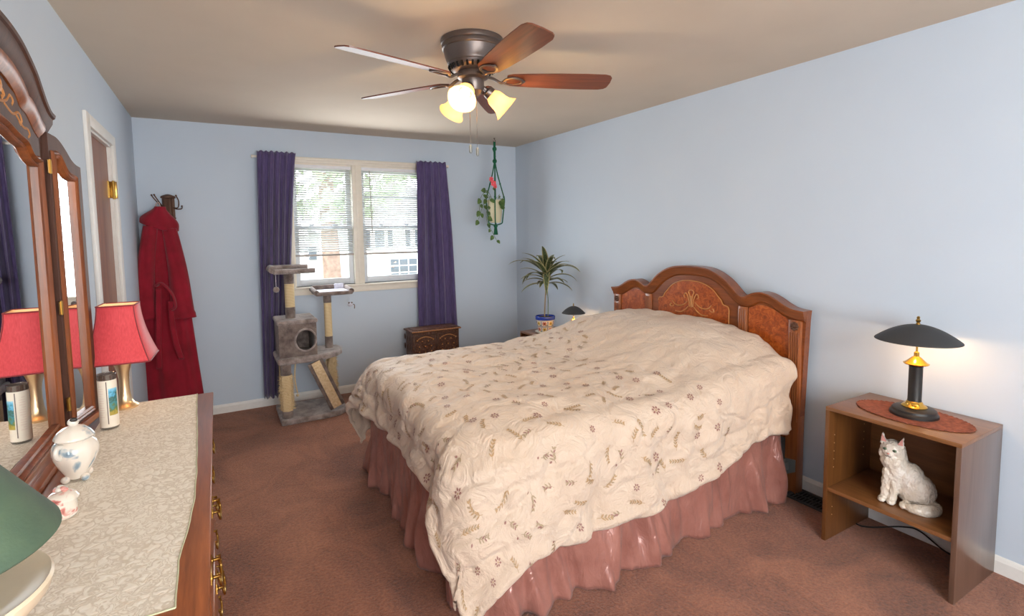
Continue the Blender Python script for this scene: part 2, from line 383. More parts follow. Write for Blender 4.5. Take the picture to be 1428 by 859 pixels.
# ---------------------------------------------------------------- mesh helpers
class MB:
    def __init__(s):
        s.v = []; s.f = []; s.m = []; s.mats = []
    def mi(s, mat):
        if mat not in s.mats: s.mats.append(mat)
        return s.mats.index(mat)
    def add(s, vs, fs, mat=None):
        k = len(s.v); i = s.mi(mat)
        s.v += [tuple(p) for p in vs]
        for f in fs:
            s.f.append(tuple(k+a for a in f)); s.m.append(i)
    def addbm(s, bm, mat=None):
        bm.verts.ensure_lookup_table(); bm.verts.index_update()
        s.add([v.co[:] for v in bm.verts], [[v.index for v in f.verts] for f in bm.faces], mat); bm.free()
    def box(s, c, d, mat=None, bevel=0.0, seg=2, rot=None):
        bm = bmesh.new(); bmesh.ops.create_cube(bm, size=1)
        bmesh.ops.scale(bm, vec=d, verts=bm.verts)
        if bevel:
            bmesh.ops.bevel(bm, geom=list(bm.edges), offset=min(bevel, min(d)*0.49), segments=seg, profile=0.5, affect='EDGES')
        if rot: bmesh.ops.rotate(bm, cent=(0, 0, 0), matrix=rot, verts=bm.verts)
        bmesh.ops.translate(bm, vec=c, verts=bm.verts)
        s.addbm(bm, mat); return s
    def bb(s, a, b, mat=None, bevel=0.0, seg=2):
        c = [(a[i]+b[i])/2 for i in range(3)]; d = [abs(b[i]-a[i]) for i in range(3)]
        return s.box(c, d, mat, bevel, seg)
    def lathe(s, prof, n=32, c=(0, 0, 0), mat=None, mtx=None, fn=None):
        vs = []
        for (r, z) in prof:
            for k in range(n):
                a = 2*PI*k/n
                rr = r*(fn(a, z) if fn else 1)
                p = Vector((rr*math.cos(a), rr*math.sin(a), z))
                if mtx: p = mtx @ p
                vs.append((p.x+c[0], p.y+c[1], p.z+c[2]))
        fs = []
        for i in range(len(prof)-1):
            for k in range(n):
                k2 = (k+1) % n
                fs.append((i*n+k, i*n+k2, (i+1)*n+k2, (i+1)*n+k))
        if prof[0][0] > 1e-6: fs.append(tuple(range(n))[::-1]) if getattr(s, 'cap', True) else None
        if prof[-1][0] > 1e-6 and getattr(s, 'cap', True): fs.append(tuple((len(prof)-1)*n+k for k in range(n)))
        s.add(vs, [f for f in fs if f], mat); return s
    def tube(s, pts, r, n=8, mat=None, caps=True, flat=None):
        pts = [Vector(p) for p in pts]
        rs = r if isinstance(r, (list, tuple)) else [r]*len(pts)
        vs = []; prev = None
        for i, p in enumerate(pts):
            t = (pts[min(i+1, len(pts)-1)]-pts[max(i-1, 0)])
            if t.length < 1e-9: t = Vector((0, 0, 1))
            t.normalize()
            if prev is None:
                ref = Vector((0, 0, 1)) if abs(t.z) < 0.9 else Vector((1, 0, 0))
                u = t.cross(ref).normalized()
            else:
                u = (prev-t*prev.dot(t))
                u = u.normalized() if u.length > 1e-6 else t.orthogonal().normalized()
            prev = u; w = t.cross(u)
            for k in range(n):
                a = 2*PI*k/n
                vs.append(p+u*(math.cos(a)*rs[i])+w*(math.sin(a)*rs[i]*(flat or 1)))
        fs = []
        for i in range(len(pts)-1):
            for k in range(n):
                k2 = (k+1) % n
                fs.append((i*n+k, i*n+k2, (i+1)*n+k2, (i+1)*n+k))
        if caps:
            fs.append(tuple(range(n))[::-1]); fs.append(tuple((len(pts)-1)*n+k for k in range(n)))
        s.add(vs, fs, mat); return s
    def ball(s, c, r, mat=None, n=16, m=10, rot=None):
        r = (r, r, r) if not isinstance(r, (list, tuple)) else r
        bm = bmesh.new(); bmesh.ops.create_uvsphere(bm, u_segments=n, v_segments=m, radius=1)
        bmesh.ops.scale(bm, vec=r, verts=bm.verts)
        if rot: bmesh.ops.rotate(bm, cent=(0, 0, 0), matrix=rot, verts=bm.verts)
        bmesh.ops.translate(bm, vec=c, verts=bm.verts)
        s.addbm(bm, mat); return s
    def prism(s, poly, d0, d1, plane='yz', mat=None):
        """poly in 2D; plane 'yz' extruded along x from d0 to d1, 'xy' along z, 'xz' along y"""
        def P(a, b, d): return {'yz': (d, a, b), 'xy': (a, b, d), 'xz': (a, d, b)}[plane]
        n = len(poly)
        vs = [P(a, b, d0) for a, b in poly]+[P(a, b, d1) for a, b in poly]
        fs = [tuple(range(n)), tuple(range(2*n-1, n-1, -1))]
        for i in range(n):
            j = (i+1) % n
            fs.append((i, i+n, j+n, j))
        s.add(vs, fs, mat); return s
    def sweep(s, path, prof, out, closed=False, mat=None, cap=True):
        """prof (a,b): a along OUT, b along tangent x out"""
        P = [Vector(p) for p in path]; O = Vector(out).normalized(); n = len(P); vs = []
        for i, p in enumerate(P):
            if closed: a, b = P[(i-1) % n], P[(i+1) % n]
            else: a, b = P[max(i-1, 0)], P[min(i+1, n-1)]
            d1 = (p-a).normalized() if (p-a).length > 1e-9 else (b-p).normalized()
            d2 = (b-p).normalized() if (b-p).length > 1e-9 else d1
            t = (d1+d2).normalized()
            k = 1/max(0.5, math.cos(d1.angle(d2)/2)) if d1.length and d2.length else 1
            side = t.cross(O).normalized()
            for (x, y) in prof: vs.append(p+O*x+side*(y*k))
        m = len(prof); fs = []
        for i in range(n if closed else n-1):
            i2 = (i+1) % n
            for j in range(m):
                j2 = (j+1) % m
                fs.append((i*m+j, i2*m+j, i2*m+j2, i*m+j2))
        if not closed and cap:
            fs.append(tuple(range(m))); fs.append(tuple(range((n-1)*m, n*m))[::-1])
        s.add(vs, fs, mat); return s
    def grid(s, fn, nu, nv, mat=None, closeu=False):
        vs = [fn(i/(nu if closeu else nu-1) if nu > 1 else 0, j/(nv-1)) for j in range(nv) for i in range(nu)]
        fs = []
        for j in range(nv-1):
            for i in range(nu if closeu else nu-1):
                i2 = (i+1) % nu
                fs.append((j*nu+i, j*nu+i2, (j+1)*nu+i2, (j+1)*nu+i))
        s.add(vs, fs, mat); return s
    def build(s, name, mat=None, parent=None, smooth=35, solid=0.0, fix=True):
        me = bpy.data.meshes.new(name)
        me.from_pydata(s.v, [], s.f)
        for mt in s.mats: me.materials.append(mt if mt is not None else mat)
        me.polygons.foreach_set('material_index', s.m)
        if fix:
            bm = bmesh.new(); bm.from_mesh(me)
            bmesh.ops.recalc_face_normals(bm, faces=bm.faces)
            bm.to_mesh(me); bm.free()
        if smooth:
            me.polygons.foreach_set('use_smooth', [True]*len(me.polygons))
            try: me.set_sharp_from_angle(angle=math.radians(smooth))
            except Exception: pass
        me.update()
        o = bpy.data.objects.new(name, me); COL.objects.link(o)
        if parent: o.parent = parent
        if solid:
            md = o.modifiers.new('thickness', 'SOLIDIFY'); md.thickness = solid; md.offset = 0
        return o

def tag(o, label=None, cat=None, group=None, kind=None):
    if label: o['label'] = label
    if cat: o['category'] = cat
    if group: o['group'] = group
    if kind: o['kind'] = kind
    return o

def thing(name, label, cat, loc=(0, 0, 0), rz=0, group=None):
    o = bpy.data.objects.new(name, None); COL.objects.link(o)
    o.empty_display_size = 0.1
    o.location = loc; o.rotation_euler = (0, 0, rz)
    return tag(o, label, cat, group)

def struct(o):
    o['kind'] = 'structure'; return o

def blob(shapes, name, mat, parent=None, voxel=0.004, smooth_it=6, tex=None, loc=None):
    """continuous body: overlapping ellipsoids and limbs fused into one skin"""
    mb = MB()
    for f in shapes: f(mb)
    o = mb.build(name, mat, parent, smooth=180)
    r = o.modifiers.new('skin', 'REMESH'); r.mode = 'VOXEL'; r.voxel_size = voxel; r.use_smooth_shade = True
    sm = o.modifiers.new('soft', 'SMOOTH'); sm.factor = 0.5; sm.iterations = smooth_it
    if tex:
        t = bpy.data.textures.new(name+'_fur', 'CLOUDS'); t.noise_scale = tex[0]; t.noise_depth = 2
        d = o.modifiers.new('fur', 'DISPLACE'); d.texture = t; d.strength = tex[1]; d.mid_level = 0.5
    return o

def smoothstep(a, b, x):
    t = max(0.0, min(1.0, (x-a)/(b-a))); return t*t*(3-2*t)

def interp(tab, x):
    if x <= tab[0][0]: return tab[0][1]
    for (a, va), (b, vb) in zip(tab, tab[1:]):
        if x <= b: return va+(vb-va)*(x-a)/(b-a)
    return tab[-1][1]

def curve(pts, n=8):
    """Catmull-Rom through points"""
    P = [Vector(p) for p in pts]; out = []
    for i in range(len(P)-1):
        p0 = P[max(i-1, 0)]; p1 = P[i]; p2 = P[i+1]; p3 = P[min(i+2, len(P)-1)]
        for k in range(n):
            t = k/n
            out.append(0.5*((2*p1)+(p2-p0)*t+(2*p0-5*p1+4*p2-p3)*t*t+(3*p1-p0-3*p2+p3)*t**3))
    out.append(P[-1]); return out

# ================================================================ THE ROOM
T = 0.12
WX0, WX1, WZ0, WZ1 = 0.60, 1.88, 1.04, 2.155     # front window opening
RX0, RX1, RZ0, RZ1 = -0.35, 1.75, 0.65, 2.35        # added opening behind the camera for fill light
DY0, DY1, DZ1 = 3.23, 3.88, 2.065                # closet door opening

struct(MB().bb((XL-T, YR-T, -0.1), (XR+T, YB+T, 0)).build('floor', M['carpet'], smooth=0))
struct(MB().bb((XL-T, YR-T, H), (XR+T, YB+T, H+0.1)).build('ceiling', M['ceiling'], smooth=0))
struct(MB().bb((XR, YR-T, 0), (XR+T, YB+T, H)).build('wall_right', M['wall'], smooth=0))
w = MB()
w.bb((XL-T, YR-T, 0), (XL, DY0, H)); w.bb((XL-T, DY1, 0), (XL, YB+T, H)); w.bb((XL-T, DY0, DZ1), (XL, DY1, H))
w.bb((XL-T, DY0, 0), (XL-0.07, DY1, DZ1))
struct(w.build('wall_left', M['wall'], smooth=0))
w = MB()
w.bb((XL, YB, 0), (WX0, YB+T, H)); w.bb((WX1, YB, 0), (XR, YB+T, H)); w.bb((WX0, YB, 0), (WX1, YB+T, WZ0)); w.bb((WX0, YB, WZ1), (WX1, YB+T, H))
struct(w.build('wall_back', M['wall'], smooth=0))
w = MB()
w.bb((XL, YR-T, 0), (RX0, YR, H)); w.bb((RX1, YR-T, 0), (XR, YR, H)); w.bb((RX0, YR-T, 0), (RX1, YR, RZ0)); w.bb((RX0, YR-T, RZ1), (RX1, YR, H))
struct(w.build('wall_front', M['wall'], smooth=0))

# baseboards
BP = [(0, 0), (0.014, 0), (0.014, 0.055), (0.009, 0.068), (0.004, 0.075), (0, 0.075)]
def baseboard(name, a, b, nrm):
    m = MB(); vs = []; n = len(BP)
    for p in (a, b):
        for (o, z) in BP: vs.append((p[0]+nrm[0]*o, p[1]+nrm[1]*o, z))
    m.add(vs, [(i, (i+1) % n, n+(i+1) % n, n+i) for i in range(n)]+[tuple(range(n)), tuple(range(2*n-1, n-1, -1))])
    struct(m.build(name, M['trim'], smooth=0))
baseboard('baseboard_right', (XR, YR, 0), (XR, YB, 0), (-1, 0))
baseboard('baseboard_back', (XL, YB, 0), (XR, YB, 0), (0, -1))
baseboard('baseboard_left', (XL, YR, 0), (XL, DY0-0.085, 0), (1, 0))
baseboard('baseboard_front', (XL, YR, 0), (XR, YR, 0), (0, 1))

# closet door in the left wall
d = struct(MB().bb((XL-0.055, DY0+0.012, 0.012), (XL-0.018, DY1-0.012, DZ1-0.012), bevel=0.002).build('door_1', M['door_wood'], smooth=0))
c = MB()
for (y0, y1, z0, z1) in ((DY0-0.08, DY0, 0, DZ1+0.06), (DY1, DY1+0.08, 0, DZ1+0.06), (DY0, DY1, DZ1, DZ1+0.06)):
    c.bb((XL-0.001, y0, z0), (XL+0.016, y1, z1), bevel=0.004)
for (y0, y1, z0, z1) in ((DY0-0.001, DY0+0.012, 0, DZ1), (DY1-0.012, DY1+0.001, 0, DZ1), (DY0, DY1, DZ1-0.012, DZ1)):
    c.bb((XL-0.07, y0, z0), (XL, y1, z1))
c.build('casing', M['trim'], d, smooth=30)
for z in (1.80, 0.35):
    hh = MB(); hh.bb((XL-0.02, DY1-0.055, z-0.05), (XL-0.012, DY1-0.013, z+0.05), M['brass'])
    hh.bb((XL-0.012, DY1-0.016, z-0.05), (XL+0.019, DY1+0.012, z+0.05), M['brass'], 0.002)
    hh.lathe([(0.007, -0.055), (0.007, 0.055)], 10, (XL+0.004, DY1-0.016, z), M['brass'])
    hh.build('hinge', M['brass'], d)
kb = MB().ball((XL+0.045, DY0+0.06, 0.95), 0.026); kb.lathe([(0.02, 0), (0.02, 0.004), (0.009, 0.006), (0.009, 0.04)], 16, (XL-0.018, DY0+0.06, 0.95), mtx=Matrix.Rotation(PI/2, 3, 'Y'))
kb.build('door_knob', M['brass'], d)

# front window
def window_front():
    y = YB
    fr = MB()
    W0, W1, Z0, Z1 = WX0, WX1, WZ0, WZ1
    cw = 0.05
    for (a, b) in (((W0-cw, Z0-0.0), (W0, Z1+cw)), ((W1, Z0-0.0), (W1+cw, Z1+cw)), ((W0, Z1), (W1, Z1+cw))):
        fr.bb((a[0], y-0.016, a[1]), (b[0], y+0.0, b[1]), M['cream_trim'], 0.003)
    fr.bb((W0-0.07, y-0.045, Z0-0.018), (W1+0.07, y+0.1, Z0), M['cream_trim'], 0.004)       # stool
    fr.bb((W0-cw, y-0.015, Z0-0.075), (W1+cw, y, Z0-0.018), M['cream_trim'], 0.003)         # apron
    # jambs
    fr.bb((W0, y, Z0), (W0+0.015, y+T, Z1), M['cream_trim']); fr.bb((W1-0.015, y, Z0), (W1, y+T, Z1), M['cream_trim'])
    fr.bb((W0, y, Z1-0.015), (W1, y+T, Z1), M['cream_trim'])
    mx0, mx1 = 1.135, 1.225
    fr.bb((mx0, y-0.012, Z0), (mx1, y+T, Z1), M['cream_trim'], 0.004)
    fr.bb((mx0+0.03, y-0.018, Z0), (mx1-0.03, y-0.01, Z1), M['cream_trim'], 0.002)
    o = struct(fr.build('window_1', M['cream_trim'], smooth=30))
    for (a, b, extra) in ((W0+0.015, mx0, False), (mx1, W1-0.015, True)):
        s = MB(); sw = 0.042
        zm = 1.575
        yi, yo = y+0.045, y+0.08
        # lower sash (inner)
        s.bb((a, yi, Z0+0.001), (a+sw, yi+0.03, zm+0.02), M['sash'], 0.003); s.bb((b-sw, yi, Z0+0.001), (b, yi+0.03, zm+0.02), M['sash'], 0.003)
        s.bb((a+sw-.002, yi+.001, Z0+0.002), (b-sw+.002, yi+0.029, Z0+0.06), M['sash'], 0.003); s.bb((a+sw-.002, yi+.001, zm-0.018), (b-sw+.002, yi+0.029, zm+0.019), M['sash'], 0.003)
        # upper sash
        s.bb((a, yo, zm-0.02), (a+sw, yo+0.03, Z1-0.015), M['sash'], 0.003); s.bb((b-sw, yo, zm-0.02), (b, yo+0.03, Z1-0.015), M['sash'], 0.003)
        s.bb((a+sw-.002, yo+.001, Z1-0.06), (b-sw+.002, yo+0.029, Z1-0.016), M['sash'], 0.003); s.bb((a+sw-.002, yo+.001, zm-0.019), (b-sw+.002, yo+0.029, zm+0.018), M['sash'], 0.003)
        if extra: s.bb((a, yo+0.03, 1.855), (b, yo+0.038, 1.885), M['sash'], 0.002)
        for lx in ((a*0.7+b*0.3), (a*0.3+b*0.7)):
            s.bb((lx-0.02, yi-0.006, zm+0.018), (lx+0.02, yi+0.02, zm+0.032), M['sash'], 0.004)
        f = s.build('window_sash', M['sash'], o, smooth=30)
        MB().bb((a+sw-0.004, yi+0.012, Z0+0.055), (b-sw+0.004, yi+0.016, zm-0.015)).bb((a+sw-0.004, yo+0.012, zm+0.015), (b-sw+0.004, yo+0.016, Z1-0.055)).build('window_pane', M['pane'], f, smooth=0)
window_front()

# unseen window added behind the camera to go with the fill lamp
fr = MB()
for (a, b) in (((RX0-0.05, RZ0-0.05), (RX0, RZ1+0.05)), ((RX1, RZ0-0.05), (RX1+0.05, RZ1+0.05)), ((RX0, RZ1), (RX1, RZ1+0.05)), ((RX0, RZ0-0.05), (RX1, RZ0)), ((0.67, RZ0), (0.73, RZ1))):
    fr.bb((a[0], YR-0.06, a[1]), (b[0], YR+0.016, b[1]), M['cream_trim'], 0.003)
o = struct(fr.build('added_rear_window', M['cream_trim'], smooth=30))
MB().bb((RX0, YR-0.08, RZ0), (RX1, YR-0.076, RZ1)).build('window_pane', M['pane'], o, smooth=0)

# blinds
def blind(x0, x1, label, wand_x=None):
    y = YB+0.012
    t = thing('window_blind', label, 'blind', ((x0+x1)/2, y, 2.14), 0, 'white slat blinds in the window')
    L = (x1-x0)/2
    MB().bb((-L, -0.014, -0.03), (L, 0.022, 0.0), bevel=0.003).build('headrail', M['blind'], t, smooth=30)
    s = MB(); z = -0.042; k = 0
    while z > -0.80:
        a = math.radians(30)
        pr = []
        for i in range(5):
            u = (i/4-0.5)*0.024
            pr.append((u*math.cos(a)+0.004, z+u*math.sin(a)+0.0022*(1-(2*u/0.024)**2)))
        vs = []
        for xx in (-L+0.004, L-0.004): vs += [(xx, p[0], p[1]) for p in pr]
        s.add(vs, [(i, i+1, i+6, i+5) for i in range(4)])
        z -= 0.0205; k += 1
    s.build('slat', M['slat'], t, smooth=60, solid=0.0006)['label'] = 'thin white horizontal slats'
    MB().bb((-L, -0.010, -0.826), (L, 0.016, -0.808), bevel=0.003).build('bottom_rail', M['blind_rail'], t, smooth=30)
    for xx in (-L*0.72, L*0.72):
        for yy in (0.018, -0.01): MB().tube([(xx, yy, -0.03), (xx, yy, -0.81)], 0.0008, 5).build('ladder_cord', M['blind'], t)
    if wand_x is not None:
        MB().tube([(wand_x-(x0+x1)/2, -0.02, -0.03), (wand_x-(x0+x1)/2+0.012, -0.022, -0.62)], 0.0035, 6).build('wand', M['blind_rail'], t)
blind(WX0+0.02, 1.132, 'lowered white slat blind in the window half beside the cat tree perch')
blind(1.228, WX1-0.02, 'lowered white slat blind with a tilt wand, in the window half nearer the hanging plant', 1.30)

# curtain rod
t = thing('curtain_rod', 'thin cream curtain rod mounted flat above the window', 'curtain rod', (1.2, YB-0.04, 2.185))
MB().bb((-0.9, -0.006, -0.010), (0.9, 0.004, 0.010), bevel=0.003).build('rod', M['cream_trim'], t)
for xx in (-0.9, 0.9):
    MB().bb((xx-0.006, -0.004, -0.012), (xx+0.006, 0.038, 0.012), bevel=0.002).build('rod_bracket', M['cream_trim'], t)

# curtains
def curtain(name, x0t, x1t, x0b, x1b, zt, zb, y, nf, seed, label, belly=0.0):
    rnd = random.Random(seed)
    ph = [rnd.uniform(-0.6, 0.6) for _ in range(nf+3)]; am = [rnd.uniform(0.6, 1.25) for _ in range(nf+3)]
    def fn(u, v):
        zz = zt+(zb-zt)*v
        e = v**0.8
        x0 = x0t+(x0b-x0t)*e-belly*math.sin(PI*v); x1 = x1t+(x1b-x1t)*e
        k = u*nf; i = int(k); fr_ = k-i
        a = am[i]*(1-fr_)+am[min(i+1, nf+2)]*fr_
        p = ph[i]*(1-fr_)+ph[min(i+1, nf+2)]*fr_
        amp = (0.010+0.020*smoothstep(0.0, 0.35, v))*a
        yy = y+amp*(math.sin(2*PI*k+1.6*p*(0.4+v))+0.35*math.sin(2*PI*k*2.3+4*p+2*v))+0.006*math.sin(9*v+5*u+seed)
        xx = x0+(x1-x0)*(u+0.012*math.sin(4*PI*k+1)*(0.3+v))
        if v < 0.03: zz += 0.006*math.sin(2*PI*k*1.5+seed)*(1-v/0.03)
        if v > 0.97: zz += 0.008*math.sin(2*PI*k+p)
        return (xx, yy, zz)
    o = MB().grid(fn, nf*16+1, 60).build(name, M['curtain'], smooth=180, solid=0.003)
    tag(o, label, 'curtain', 'purple curtains at the window')
curtain('curtain', 0.335, 0.64, 0.295, 0.49, 2.225, 0.10, YB-0.10, 5, 3, 'long dark purple curtain hanging behind the grey cat tree')
curtain('curtain', 1.745, 2.05, 1.715, 2.15, 2.215, 0.10, YB-0.09, 4, 9, 'long dark purple curtain hanging behind the small carved chest')

# ================================================================ OUTSIDE
def outside():
    g = MB().bb((-60, YB+1.2, -2.9), (70, 90, -2.8)).build('lawn', M['lawn'], smooth=0)
    tag(g, 'pale sunlit lawn outside below the window', 'lawn', kind='structure')
    t = thing('house', 'white house across the street, seen through the window beside the hanging plant', 'house', (11.6, 36, -2.8))
    wl = MB().bb((-3.6, 0, 0), (4.6, 6, 5.6)); 
    for k in range(26): wl.bb((-3.62, -0.02, 0.2+k*0.2), (4.62, 0.0, 0.22+k*0.2))
    wl.build('wall', M['siding'], t, smooth=0)
    MB().prism([(-4.2, 5.5), (0.5, 7.6), (5.2, 5.5)], -0.6, 6.6, 'xz').build('roof', M['roof'], t, smooth=0)
    for x in (-2.55, -0.95, 0.35, 2.1):
        wn = MB().bb((x, -0.06, 3.3), (x+0.35, -0.01, 4.5)).build('shutter', M['shutter'], t, smooth=0)
    for x in (-1.95, 1.0):
        f = MB().bb((x, -0.07, 3.25), (x+0.8, -0.01, 4.55)).build('window_frame', M['siding'], t, smooth=0)
        MB().bb((x+0.06, -0.08, 3.32), (x+0.74, -0.06, 4.48)).build('window_glass', M['out_glass'], f, smooth=0)
    f = MB().bb((-0.9, -0.07, 0.9), (1.9, -0.01, 2.5))
    f = f.build('window_frame', M['siding'], t, smooth=0)
    p = MB()
    for i in range(4):
        for j in range(3):
            p.bb((-0.82+i*0.68, -0.08, 0.98+j*0.5), (-0.22+i*0.68, -0.06, 1.40+j*0.5))
    p.build('window_glass', M['out_glass'], f, smooth=0)
    t = thing('house', 'low pale house behind the tree trunk outside the window', 'house', (5.6, 47, -2.8))
    MB().bb((-4.6, 0, 0), (2.2, 5, 4.2)).build('wall', M['siding'], t, smooth=0)
    MB().prism([(-5.0, 4.1), (-1.2, 6.0), (2.6, 4.1)], -0.5, 5.5, 'xz').build('roof', M['roof'], t, smooth=0)
    f = MB().bb((1.0, -0.07, 2.0), (2.0, -0.01, 3.2)).build('window_frame', M['roof'], t, smooth=0)
    MB().bb((1.08, -0.08, 2.08), (1.92, -0.06, 3.12)).build('window_glass', M['out_glass'], f, smooth=0)
    # tree
    t = thing('tree', 'leafy street tree with a thick trunk outside the window beside the cat tree', 'tree', (2.82, 15, -2.8))
    MB().tube(curve([(0.1, 0, 0), (0.03, 0, 2), (-0.03, 0, 4.0), (-0.1, 0, 6.0)], 5), [0.34, 0.3, 0.28, 0.27, 0.26, 0.25, 0.25, 0.25, 0.24, 0.24, 0.24, 0.22, 0.22, 0.2, 0.2, 0.2], 14).build('trunk', M['bark'], t)
    cr = MB(); rnd = random.Random(5)
    for k in range(900):
        a, b = rnd.uniform(0, 2*PI), rnd.uniform(-1, 1)
        rr = rnd.uniform(0.5, 1)**0.5
        p = Vector((2.6*rr*math.cos(a)*math.sqrt(1-b*b), 1.8*rr*math.sin(a)*math.sqrt(1-b*b), 6.6+2.1*rr*b))
        s = rnd.uniform(0.12, 0.3); q = Vector((rnd.uniform(-1, 1), rnd.uniform(-1, 1), rnd.uniform(-1, 1))).normalized(); u = q.orthogonal().normalized(); w_ = q.cross(u)
        cr.add([p-u*s, p-w_*s*0.5, p+u*s, p+w_*s*0.5+q*s*0.2], [(0, 1, 2, 3)])
    cr.build('foliage', M['foliage'], t, smooth=0, fix=False)
outside()

# ================================================================ BED
BY0, BY1, BX0, BX1 = 1.70, 3.19, 0.81, 2.81
def bed():
    t = thing('bed', 'queen bed with arched carved wooden headboard against the pale blue wall', 'bed', (0, 0, 0))
    cy = 2.43
    half = [(0, 1.264), (.08, 1.262), (.16, 1.25), (.23, 1.222), (.29, 1.185), (.34, 1.14), (.375, 1.108), (.40, 1.096), (.43, 1.100), (.47, 1.122), (.52, 1.134), (.57, 1.128), (.62, 1.108), (.67, 1.08), (.72, 1.06), (.79, 1.052)]
    cv = curve([(0, a, b) for a, b in half], 4)
    right = [(cy-p.y, p.z) for p in cv]; left = [(cy+p.y, p.z) for p in cv]
    top = left[::-1]+right[1:]            # from far (large y) to near (small y)
    x0, x1 = 2.83, 2.875
    hb = MB().prism(top+[(cy-.765, 0.30), (cy+.765, 0.30)], x0, x1, 'yz').build('headboard', M['oak'], t, smooth=30)
    # cornice: out = -x, path far->near (tangent -y): t x out = (-y)x(-x) = -z
    path = [(x0, a, b) for a, b in top]
    prof = [(-0.05, -0.004), (0.034, -0.004), (0.034, 0.006), (0.028, 0.012), (0.026, 0.024), (0.017, 0.034), (0.014, 0.048), (0.010, 0.056), (0.0, 0.064), (-0.05, 0.064)]
    MB().sweep(path, prof, (-1, 0, 0)).build('cornice', M['oak'], hb, smooth=40)
    for sgn in (-1, 1):
        yy = cy+sgn*0.735
        p = MB().bb((x0-0.02, yy-0.035, 0.0), (x1, yy+0.035, 1.0), bevel=0.003)
        for k in range(5):
            p.bb((x0-0.025, yy-0.026+k*0.013-0.0035, 0.42), (x0-0.018, yy-0.026+k*0.013+0.0035, 0.93), bevel=0.003)
        p.build('post', M['oak_z'], hb, smooth=40)
        r = MB()
        r.ball((x0-0.022, yy, 0.965), (0.010, 0.012, 0.012), n=10, m=6)
        for k in range(8):
            a = 2*PI*k/8
            r.ball((x0-0.022, yy+0.017*math.cos(a), 0.965+0.017*math.sin(a)), (0.007, 0.009, 0.009), n=8, m=6)
        r.build('rosette', M['carving_dark'], hb)
        yp = cy+sgn*0.40
        p = MB().bb((x0-0.012, yp-0.03, 0.42), (x0+0.01, yp+0.03, 1.035), bevel=0.002)
        for k in range(4): p.bb((x0-0.017, yp-0.0205+k*0.0137-0.0035, 0.45), (x0-0.01, yp-0.0205+k*0.0137+0.0035, 1.02), bevel=0.003)
        p.build('pilaster', M['oak_z'], hb, smooth=40)
        # side burl panels
        sp = [(a, b-0.075) for a, b in [(cy+sgn*p.y, p.z) for p in cv] if 0.435 <= abs(a-cy) <= 0.695]
        if sgn > 0: sp = sp[::-1]
        poly = sp+[(sp[-1][0], 0.42), (sp[0][0], 0.42)]
        MB().prism(poly, x0-0.006, x0+0.01, 'yz').build('burl_panel', M['burl'], hb, smooth=30)
    # centre panel
    pts = [(0, 1.165), (.07, 1.16), (.13, 1.143), (.18, 1.115), (.215, 1.08), (.24, 1.055), (.255, 1.03), (.29, 1.02), (.30, 1.0)]
    cc = [(p.y, p.z) for p in curve([(0, a, b) for a, b in pts], 4)]
    poly = [(cy+a, b) for a, b in cc[::-1]]+[(cy-a, b) for a, b in cc[1:]]
    full = poly+[(cy-.30, 0.45), (cy+.30, 0.45)]
    MB().prism(full, x0-0.004, x0+0.01, 'yz').build('burl_panel', M['burl'], hb, smooth=30)
    cvd = MB().tube([(x0-0.006, a, b) for a, b in poly]+[(x0-0.006, cy-.30, 0.6)], 0.0038, 6)
    def scroll(pts, r=0.0035):
        for s_ in (1, -1):
            cvd.tube(curve([(x0-0.006, cy+s_*a, b) for a, b in pts], 5), [r*(0.5+0.8*math.sin(PI*min(1, (i+1)/(len(pts)*5-3)))) for i in range((len(pts)-1)*5+1)], 6)
    scroll([(0.012, 0.985), (0.006, 1.02), (0.012, 1.06), (0.022, 1.085), (0.012, 1.098), (0.0, 1.10)])
    scroll([(0.018, 0.985), (0.018, 1.02), (0.030, 1.055), (0.045, 1.075), (0.06, 1.065), (0.06, 1.048), (0.048, 1.045)])
    scroll([(0.006, 0.98), (0.003, 1.01), (0.006, 1.045), (0.0, 1.06)])
    scroll([(0.03, 1.02), (0.055, 1.0), (0.09, 0.985), (0.13, 0.985), (0.155, 1.0), (0.165, 1.015)])
    scroll([(0.15, 0.98), (0.17, 0.97), (0.185, 0.975), (0.18, 0.99), (0.17, 0.985)])
    scroll([(0.025, 0.985), (0.05, 0.96), (0.09, 0.94), (0.14, 0.94)])
    cvd.build('carved_scroll', M['carving'], hb, smooth=60)
    # bracket
    for sgn in (-1, 1):
        yy = cy+sgn*0.735
        MB().prism([(yy-0.036*sgn-0.03*0, 0.19), (yy+sgn*0.03, 0.20), (yy+sgn*0.03, 0.13), (yy-sgn*0.02, 0.10), (yy-0.036*sgn, 0.12)][::1], x0-0.024, x0-0.019, 'yz').bb((x0-0.08, yy-sgn*0.01-0.002, 0.13), (x0-0.019, yy-sgn*0.01+0.002, 0.18)).build('frame_bracket', M['steel'], t, smooth=0)
    fr_ = MB()
    fr_.bb((BX0+0.05, BY0+0.02, 0.15), (BX1, BY0+0.06, 0.19)); fr_.bb((BX0+0.05, BY1-0.06, 0.15), (BX1, BY1-0.02, 0.19))
    for x in (BX0+0.15, BX0+1.2):
        fr_.bb((x, BY0+0.02, 0.15), (x+0.04, BY1-0.02, 0.18))
    fr_.build('bed_frame', M['steel'], t, smooth=0)
    for x in (BX0+0.17, BX0+1.22):
        for y in (BY0+0.15, BY1-0.15):
            MB().lathe([(0.018, 0), (0.018, 0.15)], 12, (x, y, 0)).build('frame_leg', M['steel'], t)
    MB().bb((BX0+0.01, BY0+0.01, 0.19), (BX1-0.12, BY1-0.01, 0.43), bevel=0.03).build('box_spring', M['mattress'], t)
    MB().bb((BX0+0.01, BY0+0.01, 0.43), (BX1-0.03, BY1-0.01, 0.69), bevel=0.05, seg=4).build('mattress', M['mattress'], t)
bed()

